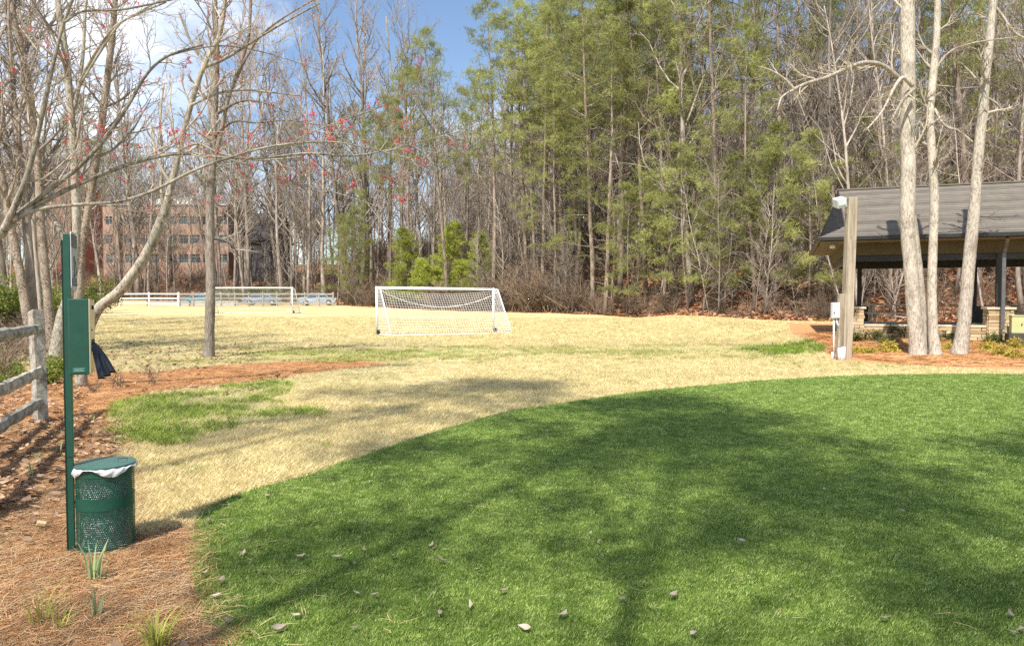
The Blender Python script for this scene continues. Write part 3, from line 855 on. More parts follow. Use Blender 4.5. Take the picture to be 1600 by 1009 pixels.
def put_tree(kind, k, x, y, s=1.0):
    names = {'bare': ('bare_tree', BARE, BARE_L, 'bare hardwoods in the woods'), 'pine': ('pine_tree', PINE, PINE_L, 'tall pines in the woods'),
             'edge': ('edge_pine', EDGE, EDGE_L, 'pines along the field edge')}[kind]
    k = k % len(names[1])
    plant(names[0], names[1][k], onground(x, y), rg.random() * 6.28, s * (.88 + .24 * rg.random()), names[2][k], 'tree', names[3],
          tilt=(rg.normal(0, .03), rg.normal(0, .03)))
def at_px(px, Yd): return (px - CX) / FPX * Yd
# pines and hardwoods that stand out, placed by their foot in the photograph: (kind, variant, photo column, depth, size)
for kind, k, px, Yd, s in [
    ('pine',1,700,74,.95),('pine',0,728,78,.92),('pine',3,770,72,1.0),('pine',1,826,70,1.05),('pine',3,850,66,1.05),('pine',0,898,66,1.08),('pine',3,925,60,1.0),
    ('pine',1,968,62,1.05),('pine',0,1010,58,1.05),('pine',3,1052,56,1.0),('pine',2,1090,55,1.1),('pine',3,1120,52,1.0),('pine',1,1165,52,.95),('pine',0,1206,50,1.0),
    ('pine',2,640,80,.95),('pine',0,610,84,.9),('pine',3,1250,54,.9),('pine',2,1330,56,.95),('pine',0,1395,60,1.0),('pine',1,1480,60,.9),('pine',2,590,92,.9),
    ('edge',1,945,57,1.0),('edge',2,985,54.5,.85),('edge',2,1210,46.5,.8),('edge',0,1035,53.5,.95),('edge',0,1180,47,.85),('edge',2,1130,48,.8),('edge',1,868,64,1.0),
    ('edge',2,1075,51,.85),('edge',2,1262,44.5,.8),
    ('edge',2,542,88,1.0),('edge',2,528,90,.8),('edge',0,560,91,.72),
    ('pine',2,455,112,.9),('pine',0,205,128,.95),('pine',2,150,126,.9),('edge',1,1500,52,.8),('edge',0,1420,50,.8),('edge',2,1350,46.5,.9)]:
    x = at_px(px, Yd); taken.append((x, Yd)); put_tree(kind, k, x, Yd, s)
for k, (px, Yd, s) in enumerate([(640,78,1.0),(662,76,.8),(700,76.5,1.0),(722,75,.7),(748,74,.85),(682,77.5,.6),(768,73,.6),(628,80,.7)]):
    plant('young_pine', YOUNG[k % 2], onground(at_px(px, Yd), Yd), rg.random() * 6.28, s, 'bright green young pine in the thicket behind the goal', 'tree', 'young pines behind the goal')
cnt = {'bare': 0, 'pine': 0}
for k in range(31):
    px = rg.uniform(365, 650) if k < 27 else rg.uniform(130, 365); Yd = rg.uniform(90, 104) if px > 470 else rg.uniform(100, 112)
    if Yd > treeline(at_px(px, Yd)) + 1 and free(at_px(px, Yd), Yd, 1.5): put_tree('bare', [1, 0, 3, 1, 2][k % 5], at_px(px, Yd), Yd, 1.6)
for k in range(10):
    px = rg.uniform(120, 500); Yd = rg.uniform(98.5, 111)
    if free(at_px(px, Yd), Yd, 1.2): put_tree('bare', k, at_px(px, Yd), Yd, .9)
for _ in range(4000):
    px = rg.uniform(-220, 1760); d = rg.random() ** 1.15 * 46 + .6
    Yd = 60.0
    for _i in range(6): Yd = float(treeline(at_px(px, Yd))) + d
    x = at_px(px, Yd)
    if 12 < x < 36 and Yd < 42: continue
    if -55 < x < -30 and 112 < Yd < 140: continue
    if px < 560 and Yd < 99: continue
    right = px > 600
    kind = 'pine' if rg.random() < (.16 if 780 < px < 1300 else (.14 if right else .05)) else 'bare'
    if kind == 'pine' and cnt['pine'] > 45: continue
    if kind == 'bare' and cnt['bare'] >= 215: continue
    if 590 < px < 790 and rg.random() < .5: continue
    if free(x, Yd, 1.3 if px > 800 else 1.7):
        cnt[kind] += 1; put_tree(kind, int(rg.integers(0, 10)), x, Yd, 1.0 if right else .95)
# left woods beyond the fence
for _ in range(400):
    Yd = rg.uniform(19, 85); px = rg.uniform(-140, 150 - Yd * .6)
    if cnt.get('left', 0) >= 26: break
    x = at_px(px, Yd)
    if free(x, Yd, 2.2):
        cnt['left'] = cnt.get('left', 0) + 1
        plant('bare_tree', BARE[cnt['left'] % 5], onground(x, Yd), rg.random() * 6.28, .55 + .35 * rg.random(), 'bare hardwood in the thicket left of the field, beyond the rail fence', 'tree', 'bare trees beyond the rail fence')
# saplings along the woods edge
SAP = [bare_proto(760 + k, H, r, .12, 1.2, .12) for k, (H, r) in enumerate([(9, .05), (7, .04), (11, .06)])]
for k in range(120):
    px = rg.uniform(380, 1640) if k < 95 else rg.uniform(120, 560); d = rg.random() ** 1.5 * 14 - .3; Yd = 60.0
    for _i in range(6): Yd = float(treeline(at_px(px, Yd))) + d
    x = at_px(px, Yd)
    if 11.5 < x < 36 and Yd < 40: continue
    plant('sapling', SAP[k % 3], onground(x, Yd), rg.random() * 6.28, .6 + .6 * rg.random(), 'thin bare sapling among the undergrowth at the woods edge', 'tree', 'saplings at the woods edge', tilt=(rg.normal(0, .1), rg.normal(0, .1)))
# the wood beyond, which reads as one grey mass
n = 1000; px = np.where(rg.random(n) < .3, rg.uniform(-420, 760, n), rg.uniform(720, 1900, n)); d = 40 + 66 * rg.random(n); Yd = np.full(n, 80.0)
for _i in range(6): Yd = treeline((px - CX) / FPX * Yd) + d
x = (px - CX) / FPX * Yd
k = ~((x > -58) & (x < -28) & (Yd < 142)); x, Yd = x[k], Yd[k]; n = len(x)
for nm, pick in (('far_woods', 1), ('far_wood_trunks', 0)):
    r2 = np.random.default_rng(5)
    scatter(nm, [b[pick] for b in BARE], np.c_[x, Yd, hgt(x, Yd)], np.c_[np.zeros((n, 2)), r2.random(n) * 6.28], .75 + .35 * r2.random(n), 'far bare woods seen as a grey mass behind the nearer trees', 'woods')

# brush: twiggy undergrowth that nobody could count
BR = [shrub_proto(800 + k, 1.6, 1.6, 9, depth=3)[0] for k in range(4)]
px = rg.uniform(540, 1700, 2600); Yd = np.full(len(px), 60.0); d = rg.random(len(px)) ** 1.8 * 26 - .8
for _ in range(6): Yd = treeline((px - CX) / FPX * Yd) + d
x = (px - CX) / FPX * Yd
k = ~((x > 11) & (Yd < 40.5)); k &= ~((px > 900) & (rg.random(len(px)) < .8)); x, Yd, px = x[k], Yd[k], px[k]
n1 = len(x)
dens = (.75 + 1.3 * np.exp(-((px - 850) / 80) ** 2) + .5 * (px < 800)) * (.5 + rg.random(len(px)) ** 2)
xl = rg.uniform(-100, -22, 420); yl = treeline(xl) + rg.random(420) * 24 + 2
yl2 = rg.uniform(13, 80, 420); xl2 = -(.60 * yl2 + 1.2) - rg.random(420) ** 1.4 * (.12 * yl2 + 4)
ax, ay = np.concatenate([x, xl, xl2]), np.concatenate([Yd, yl, yl2]); n = len(ax)
sc = np.concatenate([dens * (.55 + .8 * rg.random(n1)), .8 + .8 * rg.random(420), (.35 + .5 * rg.random(420))])
scatter('woodland_brush', BR, np.c_[ax, ay, hgt(ax, ay)], np.c_[(rg.random((n, 2)) - .5) * .7, rg.random(n) * 6.28], sc,
        'tangled grey brown undergrowth along the edge of the woods', 'brush')
n = 420; px = rg.uniform(560, 1720, n); Yd = np.full(n, 80.0); d = 24 + 34 * rg.random(n)
for _ in range(6): Yd = treeline((px - CX) / FPX * Yd) + d
x = (px - CX) / FPX * Yd
scatter('far_brush', BR, np.c_[x, Yd, hgt(x, Yd)], np.c_[(rg.random((n, 2)) - .5) * .4, rg.random(n) * 6.28], 2.2 + 1.8 * rg.random(n), 'tall grey thicket on top of the wooded slope', 'brush')
# low green ground cover left of the fence and on the far bank
GC = [shrub_proto(820 + k, .5, .7, 5, 'leaf_green', 160, ll=.07) for k in range(3)]
GCJ = [m[1] for m in GC]
gx2 = np.concatenate([rg.uniform(-13, -8.5, 60), rg.uniform(-42, -30, 120)]); gy2 = np.concatenate([rg.uniform(12.5, 17, 60), rg.uniform(101, 108, 120)])
kk = (gx2 < -.60 * gy2) | (gy2 > 90); gx2, gy2 = gx2[kk], gy2[kk]; n = len(gx2)
scatter('ground_cover', GCJ, np.c_[gx2, gy2, hgt(gx2, gy2)], np.c_[np.zeros((n, 2)), rg.random(n) * 6.28], np.where(gy2 > 90, 2.2, .8) * (.6 + .6 * rg.random(n)),
        'low green ground cover at the edge of the woods', 'ground cover')
# leafy shrubs
SHR = [shrub_proto(830 + k, 2.2, 2.2, 12, 'leaf_green', 2600, ll=.11) for k in range(2)]
plant('leafy_shrub', SHR[0], onground(at_px(152, 62), 62), .4, 1.25, 'rounded yellow green shrub beyond the white rail fence', 'shrub')
plant('leafy_shrub', SHR[1], onground(at_px(38, 31), 31), 1.4, 1.05, 'yellow green shrub between the rough barked birches', 'shrub')
plant('leafy_shrub', SHR[0], onground(at_px(84, 34), 34), 2.4, .95, 'yellow green shrub behind the pet waste station', 'shrub')
plant('leafy_shrub', SHR[1], onground(at_px(2, 29), 29), 3.0, 1.1, 'yellow green shrub above the split rail fence', 'shrub')

# fallen logs and an arched vine in the woods
def log(pts, r, label, group='fallen branches on the wooded slope'):
    pts = np.array(pts, float); pts[:, 2] = hgt(pts[:, 0], pts[:, 1]) + pts[:, 2]
    g = Geo(); g.tube(spline(pts, 4), np.linspace(r, r * .45, (len(pts) - 1) * 4 + 1), 6)
    tag(g.build('fallen_branch', M['bark_far'], smoothed=True), label, 'branch', group)
LOGL = 'fallen branch lying on the leaf litter of the slope'
for k in range(34):
    pxx = rg.uniform(800, 1500) if k < 26 else rg.uniform(420, 620); Yd = 60.0; dd = rg.random() * 12 + .3
    for _ in range(6): Yd = float(treeline(at_px(pxx, Yd))) + dd
    x = at_px(pxx, Yd); a = rg.random() * 3.14; L = 1.2 + 2.8 * rg.random()
    if x > 11 and Yd < 38: continue
    log([(x + math.cos(a) * L * t, Yd + math.sin(a) * L * t, .06 + .5 * rg.random() * t) for t in (-.5, -.1, .25, .5)], .05 + .05 * rg.random(), LOGL)
pts = [P(858, 462, 64), P(862, 445, 64), P(872, 434, 64), P(884, 431, 64), P(896, 436, 64.5), P(903, 452, 65), P(905, 470, 65)]
g = Geo(); g.tube(spline(pts, 4), .10, 6); tag(g.build('arched_vine', M['bark_grey'], smoothed=True), 'dark vine arching over between two trunks at the woods edge', 'vine')

# ------------------------------------------------------------------ traced trees near the camera
def traced(path, depth, k=10, jit=.10, per=5, seed=1, wscale=1.0):
    """path: (photo column, photo row, width in photo pixels); depth: metres, from foot to tip"""
    rg2 = np.random.default_rng(seed); n = len(path)
    ds = np.linspace(depth[0], depth[1], n) if isinstance(depth, (tuple, list)) else np.full(n, depth)
    pts = np.array([P(a, b, dd) for (a, b, _), dd in zip(path, ds)])
    rad = np.array([w / 2 / FPX * dd for (_, _, w), dd in zip(path, ds)]) * .75
    pr = spline(np.c_[pts, rad], per)
    return pr[:, :3], np.maximum(pr[:, 3], .004)
def side_twigs(rg2, out, pts, rad, num, L, cfg_extra=2, t0=.2, up=.12, ang=.85, rr=.45, rmin=.0035):
    cfg = [dict(seg=5, wob=.14, up=up, tip=.3),
           dict(num=6, t0=.15, len=.5, ang=.7, rad=.5, seg=4, wob=.16, up=up * .6, tip=.35, rmin=rmin),
           dict(num=5, t0=.15, len=.5, ang=.7, rad=.6, seg=3, wob=.18, up=up * .5, tip=.4, rmin=rmin * .8)][:cfg_extra + 1]
    n = len(pts)
    for j in range(num):
        t = t0 + (1 - t0) * (j + rg2.random()) / num; k = min(int(t * (n - 1)), n - 2)
        dd = unit(pts[k + 1] - pts[k]); az = rg2.random() * 6.28
        s = unit(np.cross(dd, [0.3, .2, 1])); u = np.cross(s, dd); an = ang * (.6 + .7 * rg2.random())
        nd = dd * math.cos(an) + (s * math.cos(az) + u * math.sin(az)) * math.sin(an)
        grow(rg2, out, pts[k], nd, L * (.5 + .8 * rg2.random()) * (1 - .35 * t), max(rmin * 1.5, min(rad[k] * rr, .05)), 0, cfg)
def make_traced(name, paths, label, matb, matt, seed, twigs, k=10, foot=None, flr=.4, group=None, buds=0, budpx=None):
    """paths[0] is the trunk, the rest are limbs"""
    rg2 = np.random.default_rng(seed)
    base = foot if foot is not None else traced(*paths[0])[0][0]
    t = thing(name, label, 'tree', base, 0, group)
    out = {}; parts = []
    for i, pt in enumerate(paths):
        pts, rad = traced(*pt)
        if i == 0 and flr: rad = flare(pts, rad, flr, .5)
        g = Geo(); g.tube(pts - base, rad, k if i == 0 else max(6, k - 3), jit=.10, rng=rg2)
        g.build('trunk' if i == 0 else 'limb', matb, t, True)
        tw = twigs[i] if i < len(twigs) else twigs[-1]
        if tw: side_twigs(rg2, out, pts, rad, *tw)
    b = Geo()
    for lv in out:
        for pts, rad in out[lv]: b.tube(pts - base, rad, 5 if lv == 0 else (4 if lv == 1 else 3), cap=False)
    if b.n: b.build('twigs', matt, t, True)['kind'] = 'stuff'
    if buds:
        tips = [p[-1] for lv in out if lv > 0 for p, _ in out[lv]] + [p[len(p) // 2] for lv in out if lv > 0 for p, _ in out[lv]]
        tips = np.array(tips); sel = tips[rg2.integers(0, len(tips), buds)]
        sel = np.repeat(sel, 4, 0) + rg2.normal(0, .018, (len(sel) * 4, 3))
        gb = Geo(); tufts(gb, rg2, sel - base, 3, .027, .013, flat=0); gb.build('buds', M['bud'], t)['kind'] = 'stuff'
    return t

# budding maple whose limbs sweep across the upper left
D1 = 7.2
MAPLE_FOOT = np.array(onground(-6.2, 7.3))
MAPLE_TRUNK = ([(-195,712,34),(-150,560,30),(-95,450,27),(-45,395,25),(5,360,24)], (7.3, 7.2))
make_traced('budding_maple', [MAPLE_TRUNK,
    ([(5,360,15),(22,325,13),(42,275,11),(58,215,10),(72,150,9),(88,80,7),(100,35,6),(118,-10,5)], (7.2, 7.0)),
    ([(5,360,17),(35,330,12),(75,298,10),(122,262,9),(165,215,8),(200,165,7),(228,118,6),(262,88,5),(318,70,3.5)], (7.2, 7.6)),
    ([(20,345,13),(62,318,11),(110,294,10),(165,270,9),(225,250,8),(285,240,7),(345,246,6),(410,247,5.5),(480,240,5),(560,243,4),(640,226,3),(720,205,2)], (7.2, 8.4)),
    ([(20,345,10),(60,327,8),(120,320,7.5),(185,315,7),(240,298,6.5),(300,268,6),(360,246,5.5),(430,228,4.5),(520,222,3.5),(600,238,2.5),(700,262,1.6)], (7.2, 8.0)),
    ([(100,36,6),(130,18,5),(185,16,4.5),(240,6,4),(300,-8,3)], (7.0, 7.4)),
    ([(128,128,5),(150,92,5),(185,40,4.5),(215,22,4),(260,4,3)], (7.3, 7.6)),
    ([(262,88,3.5),(300,78,3),(352,72,2.5),(420,84,2),(500,110,1.4)], (7.6, 8.0)),
    ([(345,246,4),(400,262,3.2),(450,285,2.6),(520,300,2),(610,330,1.3)], (8.0, 8.6)),
    ([(410,247,4),(470,215,3.4),(530,190,2.6),(600,165,2),(660,120,1.3)], (8.0, 8.8))],
    'leaning maple with pale sweeping limbs and red buds beside the split rail fence', M['bark_smooth'], M['twig_pale'], 31,
    [0, (7,.8,2,.2), (9,.75,2,.2), (17,.75,2,.25), (14,.7,2,.25), (7,.6,1,.2), (6,.6,1,.2), (7,.5,1,.1), (7,.5,2,.1), (8,.55,2,.1)], k=9, foot=MAPLE_FOOT, buds=260)
# leaning tree behind the station
f2 = G(128, 603)
make_traced('leaning_tree', [([(126,604,22.1),(132,545,21.3),(150,487,21.3),(190,452,21.3),(230,395,20.5),(255,335,18.0),(268,290,13.9),(280,235,11.5),(298,165,10.7),(318,105,9.8),(342,58,9.0),(352,0,7.4),(356,-60,5.7)], (f2[1], f2[1] - .3)),
    ([(256,332,8),(252,290,7),(254,240,6),(250,190,5),(256,130,4)], (13.4, 13.6)),
    ([(318,105,9),(345,95,7),(372,80,6),(400,62,5),(440,38,4),(500,5,3)], (13.4, 14)),
    ([(298,165,7),(330,150,6),(362,142,5),(400,142,4),(470,150,2.5)], (13.3, 14.2)),
    ([(280,235,6),(310,225,5),(345,240,4.5),(400,250,4),(470,246,3)], (13.3, 13.0))],
    'grey tree leaning right out from behind the pet waste station', M['bark_smooth'], M['twig_pale'], 32, [(14,1.5,2,.5), (5,.9,2,.2), (8,.9,2,.2), (7,.9,2,.2), (7,.8,2,.2)], foot=f2, flr=.15, buds=120)
# straight grey trunk
f3 = G(88, 560)
make_traced('grey_trunk_tree', [([(86,562,26),(96,500,22),(112,440,17),(119,380,16),(118,300,15.5),(114,220,15),(108,140,14.5),(100,70,13),(90,0,12),(84,-60,10)], f3[1]),
    ([(116,172,9),(124,130,8),(130,80,7),(133,20,6),(140,-40,5)], f3[1]),
    ([(124,130,7),(148,85,6),(180,42,5),(225,15,4),(270,-10,3)], (f3[1], f3[1] - 2)),
    ([(108,140,7),(90,110,5),(60,80,4),(30,40,3)], f3[1])],
    'straight grey tree rising behind the pet waste station post', M['bark_smooth'], M['twig'], 33, [(14,2.2,2,.45), (7,1.6,2,.2), (7,1.5,2,.2), (5,1.4,2,.2)], foot=f3, group=None)
# rough barked birches
for j, (path, lab, sd) in enumerate([
    ([(82,545,19),(76,480,18),(69,410,17),(63,340,16),(60,270,15),(52,190,14),(42,120,13),(28,60,12),(16,0,10),(8,-50,8)], 'rough barked birch with a shaded curling trunk behind the rail fence', 41),
    ([(52,555,20),(42,490,19),(30,420,17),(16,350,16),(4,285,15),(-8,220,14),(-20,120,12),(-26,20,10)], 'pale peeling birch leaning left above the rail fence', 42),
    ([(118,548,15),(124,460,14),(131,370,14),(146,280,14),(158,200,14),(168,120,13),(176,50,12),(182,-30,10)], 'peeling tan birch beside the straight grey tree', 43),
    ([(132,470,13),(112,405,13),(88,350,12),(58,310,11),(30,275,10),(10,220,9),(0,150,8)], 'pale trunk bending left above the sign panel', 44)]):
    ft = G(path[0][0], 552 if j < 3 else 548)
    path = [(path[0][0], 552 if j < 3 else 548, path[0][2])] + path[1:]
    make_traced('birch_tree', [(path, float(ft[1]))], lab, M['bark_birch'] if j < 3 else M['bark_smooth'], M['twig'], sd, [(15, 2.3, 2, .4)], foot=ft, flr=.25)
# lone trunk on the lawn
f7 = G(326, 558)
make_traced('lone_tree', [([(326,559,24.4),(327,530,20.2),(328,490,19.3),(329,440,18.5),(328,380,17.6),(328,320,16.8),(332,260,15.1),(334,200,14.3),(336,140,13.4),(338,80,12.6),(336,20,10.9),(334,-60,8.4)], float(f7[1])),
    ([(330,372,8),(345,374,7),(362,382,5),(372,400,3.5)], (f7[1], f7[1] + .3)),
    ([(332,262,10),(346,205,9),(358,150,8),(372,110,8),(388,60,7),(392,0,6),(396,-50,5)], (f7[1], f7[1] - .5)),
    ([(334,182,7),(352,170,6),(378,158,5),(410,160,4),(450,175,3)], (f7[1], f7[1] - 1)),
    ([(358,150,7),(380,100,6),(404,60,5),(440,30,4),(490,0,3)], (f7[1], f7[1] - 1)),
    ([(330,330,6),(318,290,5),(300,262,4),(276,248,3)], f7[1]),
    ([(336,140,7),(320,100,6),(300,70,5),(280,20,4)], (f7[1], f7[1] + 1)),
    ([(332,215,6),(365,190,5),(400,192,4),(450,188,3),(500,196,2)], (f7[1], f7[1] - 1.5))],
    'lone rough barked tree standing on the lawn by the far goal', M['bark_grey'], M['twig'], 34, [(12,1.8,2,.55), (3,.8,1,.3), (9,1.6,2,.2), (8,1.4,2,.2), (8,1.3,2,.2), (5,1.2,2,.2), (6,1.5,2,.2), (8,1.2,2,.2)], foot=f7, flr=.0, buds=90)
# trunks in front of the pavilion
fa, fb, fc = G(1440, 556), G(1461, 556), G(1500, 554)
make_traced('pavilion_trunk_tree', [([(1434,556,34),(1432,530,30),(1427,480,28),(1423,420,27),(1418,350,28),(1419,280,29),(1418,200,28),(1419,120,28),(1418,40,28),(1419,-60,26)], float(fa[1])),
    ([(1449,556,16),(1444,500,16),(1437,440,17),(1430,380,18),(1422,320,16)], float(fa[1]) + .25),
    ([(1410,128,10),(1382,104,9),(1352,98,9),(1322,108,8),(1290,122,7.5),(1262,130,7),(1240,140,7)], (fa[1], fa[1] - .6)),
    ([(1241,140,6),(1226,124,5),(1204,110,3.5),(1185,104,2)], (fa[1] - .6, fa[1] - .8)),
    ([(1241,140,5),(1222,152,4),(1215,172,3)], (fa[1] - .6, fa[1] - .8)),
    ([(1426,135,9),(1410,122,8),(1396,140,6),(1378,175,4.5),(1352,205,3)], (fa[1] - .3, fa[1] - .8)),
    ([(1428,140,8),(1412,155,7),(1400,175,6),(1392,190,5)], (fa[1] - .4, fa[1] - .6))],
    'thickest pale trunk, forked at its foot, in front of the pavilion', M['bark_pale'], M['twig_pale'], 35, [(5,1.6,2,.6), 0, (12,1.1,2,.1), (4,.7,1,.2), (4,.5,1,.2), (8,1.1,2,.2), (6,1.0,2,.2)], foot=fa, flr=.1, k=12)
make_traced('pavilion_trunk_tree', [([(1462,556,24),(1458,520,20),(1456,450,18),(1458,380,17),(1460,310,17),(1456,240,17),(1453,180,15),(1459,110,15),(1464,50,13),(1466,-50,11)], float(fb[1])),
    ([(1458,115,6),(1480,85,5),(1505,72,4),(1540,64,3),(1590,58,2)], (fb[1], fb[1] - .5)),
    ([(1460,170,6),(1475,195,5),(1498,205,4),(1520,222,3)], (fb[1], fb[1] - .5))],
    'knobbly pale straight trunk between two others before the pavilion', M['bark_pale'], M['twig_pale'], 36, [(8,1.4,2,.5), (7,.9,2,.2), (6,.7,2,.2)], foot=fb, flr=.2, k=11)
make_traced('pavilion_trunk_tree', [([(1498,556,32),(1504,520,27),(1509,470,25),(1515,400,24),(1522,330,22),(1528,250,20),(1535,180,19),(1541,110,17),(1548,50,15),(1554,-40,13)], float(fc[1])),
    ([(1553,10,7),(1566,25,6),(1582,48,5),(1600,60,4),(1640,80,3)], fc[1]),
    ([(1538,150,5),(1560,165,4),(1568,185,3),(1565,210,2.5)], fc[1])],
    'pale trunk leaning right in front of the pavilion posts', M['bark_pale'], M['twig_pale'], 37, [(8,1.4,2,.5), (5,.9,2,.2), (4,.6,1,.2)], foot=fc, flr=.15, k=11)

# pines behind the photographer, whose shade dapples the turf
BACK = [pine_proto(750, 22, .13, .50, .4, .15, 26, 'needle', .26, 5, tw=.028), pine_proto(751, 22, .13, .54, .4, .16, 21, 'needle', .26, 5, tw=.028), pine_proto(752, 26, .13, .72, .5, .14, 20, 'needle', .26, 5, tw=.028)]
for k, (x, y, s, rz) in enumerate([(-2.9, -5.2, 1.12, 0.3), (-0.9, -7.4, 1.1, 2.0), (-7.9, -2.6, 1.0, 4.1), (-2.2, -10.4, 1.15, 1.0), (2.6, -7.8, 1.0, 5.2), (5.6, -10.2, 1.0, .4), (-4.9, -4.2, .98, 3.0)]):
    plant('shade_pine', BACK[2 if k in (2, 6) else k % 2], (x, y, 0), rz, s, 'tall pine shading the artificial turf', 'tree', 'pines shading the turf')

# ------------------------------------------------------------------ pet waste station
def rot2(a):
    return np.array([[math.cos(a), -math.sin(a), 0], [math.sin(a), math.cos(a), 0], [0, 0, 1]])
SB = G(113, 862)
SA = R(23)
st = thing('pet_waste_station', 'green pet waste station post with sign panel and bag dispenser', 'pet waste station', SB, SA)
# local frame: x = front of the dispenser, y = away from the camera
g = Geo(); g.box((0, 0, .30), (.034, .034, .66)); g.build('lower_post', M['green_paint'], st, bevel=.003)
g = Geo(); g.box((0.001, -.002, 1.31), (.037, .037, 1.40)); g.build('upper_post', M['green_paint'], st, bevel=.003)
g = Geo(); g.box((-.0235, .003, .98), (.010, .026, 1.98)); g.build('edge_strip', M['green_dark'], st)
# sign panel, its face turned to the right
def sign_outline(w, h, r):
    out = []
    for cx, cy, a0 in ((w/2-r, h/2-r, 0), (-w/2+r, h/2-r, 90), (-w/2+r, -h/2+r, 180), (w/2-r, -h/2+r, 270)):
        for k in range(5):
            a = R(a0 + k * 22.5); out.append((cx + r * math.cos(a), cy + r * math.sin(a)))
    return out
SW, SHH, SZ = .215, .36, 1.84
ol = sign_outline(SW, SHH, .025)
g = Geo(); n = len(ol)
V = [(.040, y, SZ + z) for y, z in ol] + [(.0345, y, SZ + z) for y, z in ol]
g.add(V, q=[[i, n + i, n + (i + 1) % n, (i + 1) % n] for i in range(n)], t=[[0, i, i + 1] for i in range(1, n - 1)] + [[n, n + i + 1, n + i] for i in range(1, n - 1)])
sp_ = g.build('sign_panel', simple('sign_face', (.40,.42,.43), (.50,.52,.53), 3, .35, spec=.5), st)
msign = simple('sign_print', (.10,.11,.12), (.14,.15,.16), 5, .5)
for (y0, y1, z0, z1) in [(-.115, .115, .085, .165), (-.10, .10, -.155, -.105)]:
    g = Geo(); g.box((.0412, (y0 + y1) / 2, SZ + (z0 + z1) / 2), (.0022, y1 - y0, z1 - z0)); g.build('sign_print_band', msign, sp_)
# printed figure of a dog walker: simple dark pictogram strokes
g = Geo()
for a, b, w in [((0, -.06), (0, .03), .03), ((0, .03), (.05, -.01), .012), ((0, -.06), (-.025, -.10), .014), ((0, -.06), (.025, -.10), .014), ((.05, -.01), (.085, -.06), .006), ((.06, -.075), (.105, -.075), .022)]:
    g.beam((.0414, a[0], SZ + a[1]), (.0414, b[0], SZ + b[1]), w, .0022, up=(1, 0, 0))
g.build('sign_pictogram', msign, sp_)
g = Geo(); g.box((.026, 0, SZ), (.016, .03, .30)); g.build('sign_bracket', M['green_dark'], st)
# dispenser
BX0, BX1, BZ0, BZ1, BW = .016, .128, 1.135, 1.605, .20
g = Geo(); g.box(((BX0 + BX1) / 2, -.012, (BZ0 + BZ1) / 2), (BX1 - BX0, BW, BZ1 - BZ0)); bx = g.build('dispenser_box', M['green_paint'], st, bevel=.006)
g = Geo(); g.box((BX1 + .004, -.012, (BZ0 + BZ1) / 2), (.010, BW + .004, BZ1 - BZ0 - .004)); fr = g.build('dispenser_front', M['steel'], st, bevel=.003)
g = Geo(); g.box((BX1 + .0105, -.012, 1.335), (.004, .12, .03)); g.build('bag_slot', M['black'], fr, bevel=.002)
g = Geo(); g.tube([(BX1 + .008, -.02, 1.55), (BX1 + .016, -.02, 1.55)], .013, 12); g.build('lock', M['black'], fr, True)
g = Geo(); g.tube([(BX1 + .008, -.06, 1.41), (BX1 + .012, -.06, 1.41)], .008, 10); g.build('front_hole', M['black'], fr, True)
g = Geo(); g.box(((BX0 + .02) + .035, -.012 - BW / 2 - .0015, BZ0 + .03), (.07, .002, .028)); g.build('maker_plate', simple('maker_plate', (.02,.13,.095), (.03,.16,.12), 8, .5), bx)
g = Geo()
for k in range(3): g.box(((BX0 + .02) + .035, -.012 - BW / 2 - .0035, BZ0 + .022 + k * .008), (.056 - .012 * (k % 2), .001, .002))
g.build('plate_lettering', simple('plate_print', (.35,.5,.45), (.4,.55,.5), 8, .5), bx)
# the black bag pulled out of the slot
g = Geo(); nu, nv = 15, 12; V = []
for i in range(nv):
    t = i / (nv - 1); wdt = .018 + .075 * t ** .75; cx = BX1 + .012 + .085 * t ** .9; cz = 1.325 - .205 * t ** 1.05
    for j in range(nu):
        s = j / (nu - 1) * 2 - 1
        fold = .012 * math.sin(s * 9 + 1) * (.3 + t) + .007 * math.sin(s * 19 + 2 * t) * t
        V.append((cx + s * wdt * .42 + fold, -.03 - .055 * t + s * wdt * .62 - fold * .5, cz + s * wdt * .22 + .004 * math.sin(s * 13) * t))
g.add(V, q=[[i*nu+j, i*nu+j+1, (i+1)*nu+j+1, (i+1)*nu+j] for i in range(nv-1) for j in range(nu-1)])
V = np.array(V); Mz = rot2(SA); V = V @ Mz.T + SB
g = Geo(); c = V[:nu].mean(0); g.add(V - c, q=[[i*nu+j, i*nu+j+1, (i+1)*nu+j+1, (i+1)*nu+j] for i in range(nv-1) for j in range(nu-1)])
o = g.build('plastic_bag', M['bag_black'], None, True); o.location = c
sm = o.modifiers.new('thick', 'SOLIDIFY'); sm.thickness = .002
tag(o, 'black plastic bag hanging out of the green dispenser', 'bag')

